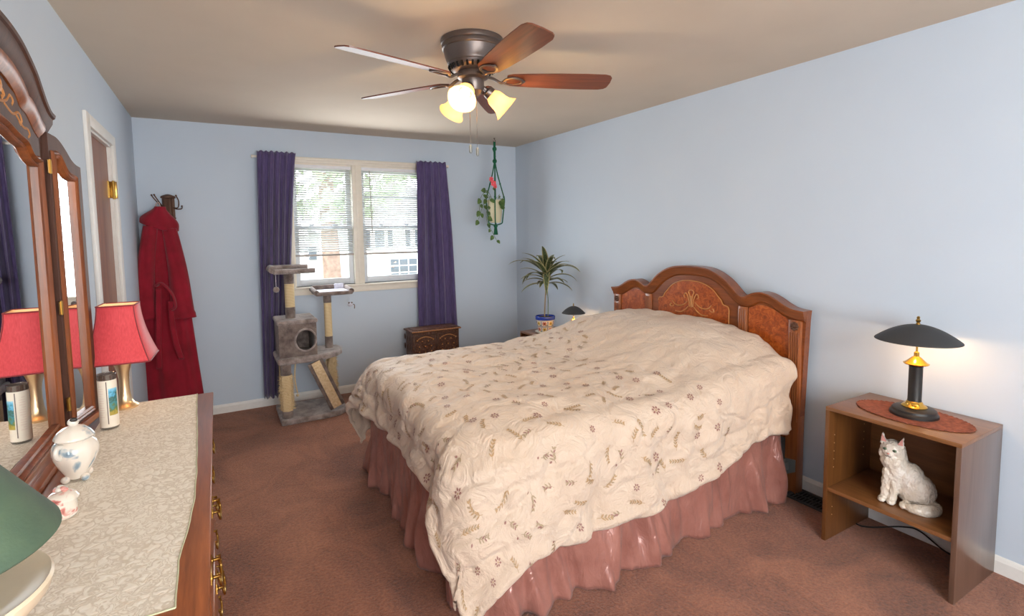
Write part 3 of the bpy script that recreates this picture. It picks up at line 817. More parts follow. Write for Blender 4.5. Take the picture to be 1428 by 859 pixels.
def bed_skirt():
    # perimeter: near head -> near foot -> far foot -> far head
    r = 0.03
    P = [(BX1-0.13, BY0-0.01), (BX0-0.01+r, BY0-0.01)]
    P += [(BX0-0.01+r-r*math.sin(a), BY0-0.01+r-r*math.cos(a)) for a in (0.4, 0.8, 1.2)]
    P += [(BX0-0.01, BY0-0.01+r), (BX0-0.01, BY1+0.01-r), (BX0-0.01+r, BY1+0.01), (BX1-0.03, BY1+0.01)]
    seg = [0]
    for a, b in zip(P, P[1:]): seg.append(seg[-1]+math.hypot(b[0]-a[0], b[1]-a[1]))
    Ltot = seg[-1]
    def at(s):
        for i in range(len(P)-1):
            if s <= seg[i+1] or i == len(P)-2:
                u = (s-seg[i])/(seg[i+1]-seg[i]); a, b = P[i], P[i+1]
                dx, dy = b[0]-a[0], b[1]-a[1]; L = math.hypot(dx, dy)
                return (a[0]+dx*u, a[1]+dy*u, -dy/L*-1, dx/L*-1) if False else (a[0]+dx*u, a[1]+dy*u, dy/L, -dx/L)
    def fn(u, v):
        s = u*Ltot
        x, y, nx, ny = at(s)
        # average the outward normal near corners
        x2, y2, nx2, ny2 = at(max(0, s-0.06)); x3, y3, nx3, ny3 = at(min(Ltot, s+0.06))
        nx, ny = nx+nx2+nx3, ny+ny2+ny3; L = math.hypot(nx, ny); nx, ny = -nx/L, -ny/L
        n1 = noise.noise(Vector((s*3.2, 0.3, 1.0))); n2 = noise.noise(Vector((s*9, v*0.9, 3.0))); n3 = noise.noise(Vector((s*20+1.5*v, v*1.6, 7.0)))
        k = v**0.9
        pl = math.sin(s*19+3.5*math.sin(s*3.1)+2.2*math.sin(s*7.7)); 
        off = 0.006+k*(0.034+0.060*n1+0.070*n2+0.018*pl)+(0.25+0.75*k)*(0.034*n3+0.004*pl)
        off = max(off, 0.001)
        if 3.3 < s < 3.62: off += 0.05*k*math.sin(PI*(s-3.3)/0.32)
        z = 0.44*(1-v)+0.004
        z += 0.022*k*max(0, noise.noise(Vector((s*5, 5, 2))))
        tw = 0.02*k*noise.noise(Vector((s*7, 9, v)))
        return (x+nx*off-ny*tw, y+ny*off+nx*tw, z)
    o = MB().grid(fn, 900, 26).build('bed_skirt', M['satin'], smooth=180, solid=0.002)
    tag(o, 'gathered mauve satin bed skirt hanging to the carpet around the bed', 'bed skirt')
bed_skirt()

def comforter():
    OF, OS, ON = 0.315, 0.47, 0.50      # overhang at the foot, near side, far side
    SX = BX1-0.03-BX0; SY = BY1-BY0
    RC = 0.16                        # plan corner radius
    ns, nt_ = 250, 260
    s0, s1 = 0.0, SX+OF
    t0, t1 = -OS, SY+ON
    def ztop(x, y):
        u = (y-2.44)/0.80
        dome = max(0, 1-abs(u)**2.8)
        hd = smoothstep(1.75, 2.45, x)
        z = 0.745+0.028*dome
        two = 0.75+0.25*abs(math.sin(PI*(y-1.68)/0.76))
        z += 0.175*hd*dome**0.8*(0.9+0.1*two)
        z -= 0.02*smoothstep(2.68, 2.8, x)
        z += 0.012*noise.fractal(Vector((x*2.1, y*2.1, 0)), 0.6, 2.0, 4)
        return z
    P = np.zeros((nt_, ns, 3))
    for j in range(nt_):
        t = t0+(t1-t0)*j/(nt_-1)
        for i in range(ns):
            s = s0+(s1-s0)*i/(ns-1)
            # hem variation: cloth is not perfectly trimmed to the bed
            x = BX1-0.03-s; y = BY0+t
            # distance outside rounded rectangle
            rx0, ry0, ry1 = BX0+RC+0.03, BY0+RC+0.045, BY1-RC-0.03
            dx = max(0, rx0-x); dy = (ry0-y) if y < ry0 else ((y-ry1) if y > ry1 else 0)
            sy = -1 if y < ry0 else 1
            if dx > 0 and dy > 0:
                dist = math.hypot(dx, dy)-RC; nx, ny = -dx/(dist+RC), sy*dy/(dist+RC)
                corner = 2*dx*dy/(dx*dx+dy*dy)
            elif dx > 0: dist = dx-RC; nx, ny = -1, 0; corner = 0
            else: dist = dy-RC; nx, ny = 0, sy; corner = 0
            if dist <= 0:
                px, py = x, y; pz = ztop(x, y)
                # soften approach to the edge
                e = smoothstep(-0.16, 0.0, dist); pz -= 0.022*e
                nrm = Vector((0, 0, 1))
            else:
                bx, by = x-nx*dist, y-ny*dist
                ze = ztop(bx, by)-0.022
                R = 0.13 if ny < -0.3 else 0.11
                q = R*PI/2
                if dist < q:
                    a = dist/R; o_ = R*math.sin(a); dn = R*(1-math.cos(a))
                else:
                    o_ = R; dn = R+(dist-q)
                    lim = ze-0.012
                    o_ += 0.07*(dist-q)
                k = smoothstep(0.03, 0.40, dist)
                # folds in the hanging part
                par = (s*1.0 if abs(ny) > abs(nx) else t*1.0)+0.7*math.atan2(ny, nx)
                ph = par*2*PI*2.6
                fold = 0.014*math.sin(ph*0.6+1.8*math.sin(par*3.1))+0.007*math.sin(ph*1.7+2*math.sin(par*2))
                fold *= 1-0.6*corner; fold += 0.03*corner
                o_ += k*(fold+0.012)
                o_ += 0.014*noise.noise(Vector((s*7, t*7, 4)))*smoothstep(0, 0.1, dist)
                hem = 0.0
                if nx < -0.7 and sy: hem = 0.02*math.sin(t*5+0.5)
                elif ny < -0.5: hem = 0.05*math.sin(s*3.0+0.3)+0.05*(1-smoothstep(0.0, 0.9, s))
                elif ny > 0.5: hem = 0.0
                dn -= k*hem*0.6
                if sy > 0 and corner > 0.2: o_ += 0.07*corner*k; dn -= 0.05*corner*k
                if sy < 0 and corner > 0:
                    dn += 0.08*corner*k; o_ += 0.02*corner*k
                hs = 1-smoothstep(0.0, 0.5, s)
                o_ -= 0.045*k*hs*(1 if abs(ny) > 0.5 else 0)
                px, py = bx+nx*o_-(0.10*k*hs if abs(ny) > 0.5 else 0)-(0.045*corner*k if sy < 0 else 0), by+ny*o_
                pz = max(ze-dn, 0.035)
            P[j, i] = (px, py, pz)
    # wrinkle displacement along grid normals
    def normals(A):
        du = np.gradient(A, axis=1); dv = np.gradient(A, axis=0)
        n = np.cross(du, dv); n /= (np.linalg.norm(n, axis=2, keepdims=True)+1e-9)
        # orient outward/up from the middle of the bed
        cen = np.array([1.9, 2.44, 0.45]); sg = np.sign(np.sum(n*(A-cen), axis=2, keepdims=True)); sg[sg == 0] = 1
        return n*sg
    Nn = normals(P)
    Dm = np.zeros((nt_, ns, 1))
    for j in range(nt_):
        for i in range(ns):
            p = P[j, i]
            v = Vector((p[0]*4.5, p[1]*4.5, p[2]*4.5))
            w1 = noise.noise(v+Vector((noise.noise(v*0.7)*1.6, noise.noise(v*0.7+Vector((9, 2, 1)))*1.6, 0)))
            w2 = noise.noise(Vector((p[0]*13, p[1]*9, p[2]*13)))
            ridge = 1-abs(noise.noise(Vector((p[0]*3.1+4, p[1]*6.5, p[2]*5))))*2.2
            hang = smoothstep(0.74, 0.60, p[2])
            q1 = noise.noise(Vector((p[0]*2.6+p[2]*3.2+1.5*noise.noise(v*0.35), p[2]*7.0-p[0]*3.0, p[1]*2.0+5)))
            q2 = noise.noise(Vector((p[0]*6+p[2]*5, p[2]*12-p[0]*5, p[1]*5+11)))
            crease = -0.018*max(0, 1-abs(q1)*7)-0.007*max(0, 1-abs(q2)*5)
            puff = 0.016*noise.noise(Vector((p[0]*5.2, p[1]*5.2+3, p[2]*5.2)))
            topc = -0.006*max(0, 1-abs(noise.noise(Vector((p[0]*2.4+p[1]*1.3, p[1]*4.2-p[0]*1.0, 8.0))))*8)
            Dm[j, i] = 0.010*w1+0.004*w2+0.006*max(0, ridge)+hang*(0.9*crease+0.7*puff)+(1-hang)*(0.8*topc+0.25*puff)
    # puffed hem
    for j in range(nt_):
        for i in range(ns):
            e = min((ns-1-i)*(s1-s0)/ns, j*(t1-t0)/nt_, (nt_-1-j)*(t1-t0)/nt_)
            Dm[j, i] += 0.010*math.exp(-((e-0.03)/0.02)**2)-0.012*math.exp(-(e/0.008)**2)
    P = P+Nn*Dm
    P[:, :, 2] = np.maximum(P[:, :, 2], 0.03)
    Nn = normals(P)
    mb = MB()
    mb.v = [tuple(p) for p in P.reshape(-1, 3)]
    mb.mi(None)
    for j in range(nt_-1):
        for i in range(ns-1):
            mb.f.append((j*ns+i, j*ns+i+1, (j+1)*ns+i+1, (j+1)*ns+i)); mb.m.append(0)
    o = mb.build('comforter', M['comforter'], smooth=180)
    md = o.modifiers.new('thickness', 'SOLIDIFY'); md.thickness = 0.014; md.offset = -1
    # make sure the thickness goes inward
    me = o.data
    c = me.polygons[(nt_//2)*(ns-1)+ns//2]
    if c.normal.z < 0: me.flip_normals()
    tag(o, 'beige comforter embroidered with small flowers and leafy sprigs, spread over the bed', 'comforter')

    def surf(s, t, off):
        a = (s-s0)/(s1-s0)*(ns-1); b = (t-t0)/(t1-t0)*(nt_-1)
        a = min(max(a, 0), ns-1.001); b = min(max(b, 0), nt_-1.001)
        i, j = int(a), int(b); fa, fb = a-i, b-j
        p = (P[j, i]*(1-fa)+P[j, i+1]*fa)*(1-fb)+(P[j+1, i]*(1-fa)+P[j+1, i+1]*fa)*fb
        n = Nn[j, i]
        return tuple(p+n*off)
    E = MB(); rnd = random.Random(21)
    def petal(s, t, ang, L, W, mat):
        ca, sa = math.cos(ang), math.sin(ang); vs = []
        for (a, b) in ((0, 0), (0.3, 0.42), (0.65, 0.4), (1, 0), (0.65, -0.4), (0.3, -0.42)):
            vs.append(surf(s+ca*a*L-sa*b*W, t+sa*a*L+ca*b*W, 0.0022))
        E.add(vs, [(0, 1, 2, 3, 4, 5)], mat)
    def line(s, t, s2, t2, w_, mat):
        L = math.hypot(s2-s, t2-t)+1e-9; px, py = -(t2-t)/L*w_, (s2-s)/L*w_
        E.add([surf(s+px, t+py, 0.002), surf(s2+px, t2+py, 0.002), surf(s2-px, t2-py, 0.002), surf(s-px, t-py, 0.002)], [(0, 1, 2, 3)], mat)
    def flower(s, t, R, mat):
        a0 = rnd.uniform(0, 1)
        for k in range(7):
            petal(s+0.35*R*math.cos(a0+k*2*PI/7), t+0.35*R*math.sin(a0+k*2*PI/7), a0+k*2*PI/7, R*0.75, R*0.5, mat)
        for k in range(5):
            petal(s, t, a0+k*2*PI/5, R*0.22, R*0.2, M['emb_gold'])
    def sprig(s, t, ang, n, mat, mat2, bend):
        x, y, a = s, t, ang
        for k in range(n):
            L = 0.0125
            x2, y2 = x+math.cos(a)*L, y+math.sin(a)*L
            line(x, y, x2, y2, 0.0008, mat)
            for sd in (-1, 1):
                petal(x2, y2, a+sd*0.62, 0.0185-0.001*k, 0.0062, mat if (k+sd) % 3 else mat2)
            x, y = x2, y2; a += bend
        petal(x, y, a, 0.012, 0.008, mat)
    st = 0.118; j = 0; t = t0+0.05
    while t < t1-0.03:
        i = 0; s = 0.62+(j % 2)*st*0.5
        while s < s1-0.03:
            ss, tt = s+rnd.uniform(-0.03, 0.03), t+rnd.uniform(-0.03, 0.03)
            # motifs thin out towards the head of the bed
            if ss > 0.62+0.22*math.sin(tt*3)+0.2*(1-min(1, max(0, (tt+0.4)/1.2))) and t0+0.03 < tt < t1-0.03 and ss < s1-0.03:
                r = rnd.random()
                if r < 0.3: flower(ss, tt, rnd.uniform(0.014, 0.020), M['emb_mauve'])
                elif r < 0.75: sprig(ss, tt, rnd.uniform(0, 2*PI), rnd.choice((4, 5, 6)), M['emb_gold'], M['emb_green'], rnd.uniform(-0.25, 0.25))
                else: sprig(ss, tt, rnd.uniform(0, 2*PI), rnd.choice((3, 4)), M['emb_green'], M['emb_mauve'], rnd.uniform(-0.3, 0.3)); petal(ss+0.02, tt, rnd.uniform(0, 6), 0.012, 0.009, M['emb_mauve'])
            s += st; i += 1
        t += st*0.82; j += 1
    e = E.build('embroidery', M['emb_gold'], o, smooth=0, fix=False)
    e['label'] = 'embroidered flowers and leafy sprigs'
comforter()

# ================================================================ NIGHTSTANDS
def nightstand(t, x0, x1, y0, y1, hh, shelf_z, back=True):
    """local coordinates: open front faces -x, panels at both y ends"""
    th = 0.018
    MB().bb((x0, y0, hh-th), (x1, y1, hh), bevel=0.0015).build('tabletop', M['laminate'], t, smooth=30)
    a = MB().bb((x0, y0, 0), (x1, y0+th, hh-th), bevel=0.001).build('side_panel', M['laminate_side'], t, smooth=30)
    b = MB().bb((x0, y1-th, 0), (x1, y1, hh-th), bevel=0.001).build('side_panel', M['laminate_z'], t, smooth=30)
    MB().bb((x0+0.004, y0+th, shelf_z-th), (x1-0.01, y1-th, shelf_z), bevel=0.001).build('shelf', M['laminate'], t, smooth=30)
    MB().bb((x1-0.008, y0+th, shelf_z-th), (x1-0.003, y1-th, hh-th)).build('back_panel', M['laminate'], t, smooth=0)
    pm = None
    for xx in (x0+0.05, x1-0.08):
        for zz in (0.12, 0.16, 0.36, 0.40, 0.44, 0.48, 0.52):
            for yy in (y0+th, y1-th):
                if pm is None: pm = MB().lathe([(0.0028, -0.0015), (0.0028, 0.0015)], 8, mtx=Matrix.Rotation(PI/2, 3, 'X')).build('shelf_pin', M['champagne'], t)
                else:
                    pm = pm.copy(); COL.objects.link(pm)
                pm.location = (xx, yy, zz)

t = thing('nightstand', 'brown laminate open nightstand holding a white ceramic cat on its shelf', 'nightstand', (2.705, 1.085, 0), 0, 'laminate nightstands beside the bed')
nightstand(t, -0.2, 0.2, -0.255, 0.262, 0.665, 0.27)
t = thing('nightstand', 'brown laminate nightstand in the room corner beyond the bed, under the potted dracaena', 'nightstand', (2.70, 3.86, 0), 0, 'laminate nightstands beside the bed')
nightstand(t, -0.2, 0.2, -0.32, 0.32, 0.565, 0.25)

# placemat
def placemat():
    n = 120; vs = [(0, 0, 0.004)]; fs = []
    R = [(0.3, 0.004), (0.7, 0.004), (0.9, 0.004), (0.96, 0.005), (1.0, 0.0015)]
    for q, z in R:
        for k in range(n):
            a = 2*PI*k/n
            rr = q*(1+(0.018*math.sin(k*PI/2*1.0) if q > 0.92 else 0))
            zz = z+(0.002*abs(math.sin(k*1.1)) if q > 0.92 else 0)
            x = 0.136*rr*math.cos(a); y = 0.222*rr*math.sin(a)
            vs.append((x, y, zz))
    for k in range(n): fs.append((0, 1+k, 1+(k+1) % n))
    for i in range(len(R)-1):
        for k in range(n): fs.append((1+i*n+k, 1+i*n+(k+1) % n, 1+(i+1)*n+(k+1) % n, 1+(i+1)*n+k))
    m = MB(); m.add(vs, fs)
    pts = [(0.136*0.985*math.cos(2*PI*k/180), 0.222*0.985*math.sin(2*PI*k/180), 0.004+0.0018*math.sin(k*1.9)) for k in range(181)]
    m.tube(pts, 0.003, 6)
    o = m.build('placemat', M['placemat'], smooth=60); o.location = (2.70, 1.078, 0.6652)
    tag(o, 'oval rust-brown placemat with a ruffled braided edge on the nightstand', 'placemat')
placemat()

def mushroom_lamp(loc, sc, label, watt, dome, base_r=0.090):
    t = thing('table_lamp', label, 'lamp', loc, 0, 'black dome-shaded lamps on the nightstands')
    S = lambda pr: [(r*sc, z*sc) for r, z in pr]
    MB().lathe(S([(0.0, 0), (base_r, 0), (base_r, 0.010), (base_r*0.95, 0.016), (base_r*0.92, 0.018), (base_r*0.90, 0.028), (base_r*0.8, 0.034), (0.03, 0.038), (0, 0.038)]), 40).build('base', M['black'], t)
    MB().lathe(S([(0.0, 0.036), (0.046, 0.036), (0.048, 0.040), (0.042, 0.046), (0.034, 0.050), (0.030, 0.060), (0.025, 0.064), (0, 0.064)]), 32).build('base_ring', M['gold'], t)
    MB().lathe(S([(0, 0.06), (0.0255, 0.06), (0.0265, 0.066), (0.0255, 0.07), (0.0255, 0.215), (0.0265, 0.222), (0.022, 0.226), (0, 0.226)]), 32).build('column', M['black'], t)
    MB().lathe(S([(0, 0.225), (0.024, 0.225), (0.046, 0.232), (0.048, 0.236), (0.040, 0.240), (0.030, 0.250), (0.018, 0.262), (0.010, 0.268), (0.010, 0.285), (0.004, 0.29), (0.004, 0.335), (0, 0.335)]), 32).build('collar', M['gold'], t)
    R, hz0, hz1 = dome
    pr = []
    for k in range(15):
        a = k/14
        pr.append((R*a, hz1-(hz1-hz0)*(a**1.9)))
    pr[0] = (0.0001, hz1)
    inn = [(max(0.0001, r-0.002), z-0.003) for r, z in pr][::-1]
    m = MB(); m.cap = False
    m.lathe(S(pr+[(R+0.001, hz0-0.003)]), 48, mat=M['black_shade']); m.lathe(S([(R+0.001, hz0-0.003)]+inn), 48, mat=M['shade_lining'])
    m.build('lamp_shade', M['black_shade'], t)
    MB().lathe(S([(0.0, hz1-0.006), (0.008, hz1-0.004), (0.008, hz1+0.004), (0.005, hz1+0.008), (0.009, hz1+0.014), (0.010, hz1+0.018), (0.006, hz1+0.022), (0.005, hz1+0.026), (0.007, hz1+0.031), (0.003, hz1+0.036), (0, hz1+0.037)]), 16).build('finial', M['brass'], t)
    for k in range(1):
        MB().ball((0.03*sc, 0, 0.352*sc), (0.014*sc, 0.014*sc, 0.014*sc), n=12, m=8).build('bulb', M['bulb'], t)
    for (dx, dy) in ((0.055, 0), (-0.055, 0)):
        p = point('lamp_glow', (dx*sc, dy*sc, 0.335*sc), watt, (1.0, 0.60, 0.28), 0.02); p.parent = t
mushroom_lamp((2.71, 1.075, 0.670), 1.0, 'black dome-shaded table lamp lit on the nightstand with the ceramic cat', LAMP_W, (0.157, 0.342, 0.412))
mushroom_lamp((2.70, 3.60, 0.566), 0.68, 'small black dome-shaded lamp lit beside the potted dracaena', LAMP_W*0.8, (0.150, 0.34, 0.43))

# ceramic cat
def cat():
    t = thing('cat_figurine', 'white glazed ceramic sitting long-haired cat on the nightstand shelf', 'figurine', (2.655, 1.075, 0.2705), 0)
    # local: cat's chest faces -x ; body length towards -y (right in the picture)
    def e(c, r, rot=None): return lambda m: m.ball(c, r, n=20, m=14, rot=rot)
    def tb(p, r): return lambda m: m.tube(curve(p, 5), [interp([(i/(len(r)-1), q) for i, q in enumerate(r)], k/((len(p)-1)*5)) for k in range((len(p)-1)*5+1)], 12)
    sh = [
        e((0.01, -0.036, 0.075), (0.060, 0.078, 0.074)),           # haunch
        e((-0.018, 0.030, 0.110), (0.040, 0.044, 0.070)),
        e((0.0, -0.012, 0.118), (0.052, 0.060, 0.070), Matrix.Rotation(0.35, 3, 'X')),
        e((-0.008, 0.022, 0.140), (0.050, 0.052, 0.066)),         # chest
        e((-0.012, 0.038, 0.180), (0.050, 0.054, 0.046)),         # ruff
        e((-0.012, 0.045, 0.230), (0.044, 0.048, 0.043)),         # head
        e((-0.046, 0.047, 0.218), (0.014, 0.020, 0.014)),         # muzzle
        e((-0.012, 0.084, 0.208), (0.026, 0.014, 0.026)),         # cheek fur
        e((-0.012, 0.006, 0.208), (0.026, 0.014, 0.026)),
        tb([(-0.03, 0.050, 0.14), (-0.042, 0.056, 0.075), (-0.046, 0.060, 0.018)], [0.026, 0.018, 0.016]),
        tb([(-0.028, 0.012, 0.14), (-0.040, 0.024, 0.075), (-0.046, 0.030, 0.018)], [0.026, 0.018, 0.016]),
        e((-0.058, 0.062, 0.013), (0.024, 0.017, 0.013)), e((-0.060, 0.028, 0.013), (0.024, 0.017, 0.013)),
        e((-0.050, -0.018, 0.014), (0.032, 0.020, 0.014)),        # hind paw
        tb([(0.03, -0.085, 0.022), (-0.005, -0.115, 0.020), (-0.045, -0.100, 0.019), (-0.066, -0.060, 0.018), (-0.062, -0.025, 0.015)], [0.026, 0.026, 0.025, 0.021, 0.011]),
    ]
    for sd in (1, -1):
        yy = 0.045+sd*0.031
        def ear(m, yy=yy, sd=sd):
            m.add([(-0.030, yy-0.017, 0.252), (-0.030, yy+0.017, 0.252), (0.004, yy, 0.250), (-0.018, yy+sd*0.010, 0.304)], [(0, 1, 3), (1, 2, 3), (2, 0, 3), (0, 2, 1)])
        sh.append(ear)
    o = blob(sh, 'body', M['cat'], t, 0.0030, 2, (0.015, 0.008))
    for sd in (1, -1):
        yy = 0.045+sd*0.031
        MB().prism([(yy-0.010, 0.262), (yy+0.010, 0.262), (yy+sd*0.008, 0.292)], -0.031, -0.026, 'yz').build('ear_lining', M['pink'], t, smooth=30)
        MB().ball((-0.0525, 0.045+sd*0.0185, 0.238), (0.0050, 0.0082, 0.0056), M['eye'], 12, 8).ball((-0.0572, 0.045+sd*0.0185, 0.238), (0.0016, 0.0026, 0.0042), M['dark_paint'], 8, 6).build('eye', M['eye'], t)
    MB().ball((-0.0600, 0.047, 0.222), (0.0035, 0.0052, 0.0038), n=10, m=8).build('nose', M['pink'], t)
    MB().tube(curve([(-0.0575, 0.036, 0.211), (-0.0605, 0.0415, 0.2085), (-0.0612, 0.047, 0.2125), (-0.0605, 0.0525, 0.2085), (-0.0575, 0.058, 0.211)], 4), 0.0011, 6).build('mouth', M['dark_paint'], t)
    t.scale = (1.02, 1.0, 1.03)
    t.rotation_euler = (0, 0, 0.10)
cat()

# cord behind nightstand
o = MB().tube(curve([(2.86, 1.62, 0.006), (2.84, 1.42, 0.006), (2.78, 1.30, 0.006), (2.86, 1.16, 0.05), (2.89, 1.10, 0.05), (2.88, 1.0, 0.012), (2.86, 0.9, 0.006)], 10), 0.0035, 8).build('power_cord', M['cord'])
tag(o, 'black power cord lying on the carpet beneath the nightstand', 'cord')

# floor register
def register():
    t = thing('floor_vent', 'dark metal louvred floor vent set in the carpet beside the headboard', 'vent', (2.815, 1.55, 0.001))
    w_, l_ = 0.075, 0.145
    m = MB()
    m.bb((-w_, -l_, 0), (-w_+0.018, l_, 0.008), bevel=0.003); m.bb((w_-0.018, -l_, 0), (w_, l_, 0.008), bevel=0.003)
    m.bb((-w_, -l_, 0), (w_, -l_+0.018, 0.008), bevel=0.003); m.bb((-w_, l_-0.018, 0), (w_, l_, 0.008), bevel=0.003)
    m.bb((-w_+0.016, -l_+0.01, 0.0), (w_-0.016, l_-0.01, 0.001), M['void'])
    m.bb((-0.003, -l_, 0.001), (0.003, l_, 0.007))
    m.build('vent_frame', M['vent'], t, smooth=30)
    f = MB()
    for k in range(14):
        y = -l_+0.026+k*0.0185
        f.box((0, y, 0.004), (2*w_-0.036, 0.006, 0.002), rot=Matrix.Rotation(0.6, 3, 'X'))
    f.build('louvre', M['vent'], t, smooth=0)
register()

# ================================================================ POTTED DRACAENA
def dracaena():
    t = thing('potted_dracaena', 'potted dracaena with arching striped leaves in a painted floral pot on the corner nightstand', 'plant', (2.66, 3.985, 0.5655))
    hp = 0.158
    m = MB()
    m.lathe([(0, 0), (0.060, 0), (0.064, 0.006), (0.083, hp-0.034), (0.083, hp-0.032)], 40, mat=M['pot_white'])
    m.lathe([(0.083, hp-0.034), (0.092, hp-0.032), (0.094, hp-0.004), (0.092, hp), (0.086, hp), (0.084, hp-0.02), (0.0, hp-0.022)], 40, mat=M['pot_blue'])
    pot = m.build('pot', M['pot_white'], t)
    pr = MB()
    def onpot(a, z, off=0.0015):
        r = 0.064+(0.083-0.064)*min(1, max(0, z/(hp-0.034)))+off
        return (r*math.cos(a), r*math.sin(a), z)
    def disc(a0, z0, R, mat, pet=0, off=0.0015):
        n = 20; vs = [onpot(a0, z0, off+0.0008)]
        for k in range(n*2):
            b = 2*PI*k/(2*n); rr = R*(0.72+0.28*math.cos(pet*b)) if pet else R
            vs.append(onpot(a0+rr*math.cos(b)/0.075, z0+rr*math.sin(b), off))
        pr.add(vs, [(0, 1+k, 1+(k+1) % (2*n)) for k in range(2*n)], mat)
    cols = [M['pot_yellow'], M['pot_red']]
    for k in range(8):
        a = 2*PI*k/8+0.1
        for r_, z in ((0, 0.093), (1, 0.036)):
            disc(a, z, 0.021, cols[(k+r_) % 2], 6); disc(a, z, 0.006, M['pot_green'], 0, 0.003)
            disc(a+0.25, z-0.016, 0.008, M['pot_green'], 2)
        for z in (0.02, 0.035, 0.05, 0.065, 0.08, 0.095, 0.11):
            disc(a+PI/8, z, 0.0045, M['pot_blue'])
    for k in range(40): disc(2*PI*k/40, 0.064, 0.004, M['pot_blue'])
    pr.build('painted_flower', M['pot_red'], pot, smooth=60, fix=False)
    MB().lathe([(0, hp-0.021), (0.083, hp-0.021), (0.08, hp-0.016), (0.04, hp-0.012), (0, hp-0.012)], 24).build('soil', M['soil'], t)
    MB().lathe([(0, -0.0), (0.085, 0.0), (0.098, 0.012), (0.094, 0.012), (0.082, 0.004), (0, 0.004)], 32).build('saucer', M['pot_white'], t)
    st = MB()
    a = curve([(0.0, 0.012, hp-0.015), (-0.002, 0.0, hp+0.12), (-0.005, -0.025, hp+0.275)], 8)
    b = curve([(0.01, -0.03, hp-0.015), (0.01, -0.035, hp+0.12), (0.0, -0.033, hp+0.28)], 8)
    st.tube(a, 0.006, 8, M['cane']); st.tube(b, 0.0035, 8, M['stem'])
    st.tube(curve([(-0.003, -0.03, hp+0.27), (-0.002, -0.03, hp+0.33), (0, -0.03, hp+0.40)], 4), [0.008]*8+[0.004], 8, M['stem'])
    st.build('stem', M['cane'], t)
    lf = MB(); rnd = random.Random(12)
    base = Vector((-0.002, -0.030, hp+0.30))
    # in picture: +y is left, -y is right
    defs = []
    for k in range(26):
        az = k*2.39996+0.5
        up = 1.25-1.15*(25-k)/25.0
        defs.append((az, up, rnd.uniform(0.26, 0.36) if k > 8 else rnd.uniform(0.22, 0.30), k))
    extra = [(PI/2, 0.62, 0.52), (PI/2+0.5, 0.75, 0.46), (PI/2-0.3, 0.95, 0.42), (-PI/2, 0.55, 0.54), (-PI/2-0.4, 0.9, 0.46), (-PI/2-0.6, 0.2, 0.40), (-PI/2+0.1, 0.78, 0.36), (PI/2+0.3, 0.3, 0.36)]
    for az, up, L in extra: defs.append((az, up, L, 20))
    for az, up, L, k in defs:
        d = Vector((math.cos(az), math.sin(az), 0)); side = Vector((-math.sin(az), math.cos(az), 0))
        p = base+Vector((0, 0, 0.11*k/26)); el = up; n = 12; vs = []; step = L/n
        droop = (1.45+rnd.uniform(-0.4, 0.6))/n
        if k < 10: droop = 1.2/n
        wmax = 0.024+rnd.uniform(0, 0.008)
        for i in range(n+1):
            u = i/n
            w_ = wmax*math.sin(PI*min(1, u**0.75*0.93+0.07))**0.8+0.0008
            if i == n: w_ = 0.0005
            up_v = Vector((-d.x*math.sin(el), -d.y*math.sin(el), math.cos(el)))
            for q, m_ in ((-1, 0.35), (-0.7, 0.2), (0, -0.15), (0.7, 0.2), (1, 0.35)):
                vs.append(p+side*(q*w_)+up_v*(m_*w_*0.5))
            p = p+(d*math.cos(el)+Vector((0, 0, math.sin(el))))*step; el -= droop*(0.5+u)
            if p.x > 0.225: p.x = 0.225
            if p.z < hp-0.01: p.z = hp-0.01
        fs_e = []; fs_c = []
        for i in range(n):
            for q in range(4):
                (fs_e if q in (0, 3) else fs_c).append((i*5+q, i*5+q+1, (i+1)*5+q+1, (i+1)*5+q))
        lf.add(vs, fs_c, M['leaf']); lf.add(vs, fs_e, M['leaf_edge'])
    lf.build('foliage', M['leaf'], t, smooth=180, fix=False, solid=0.0008)
dracaena()

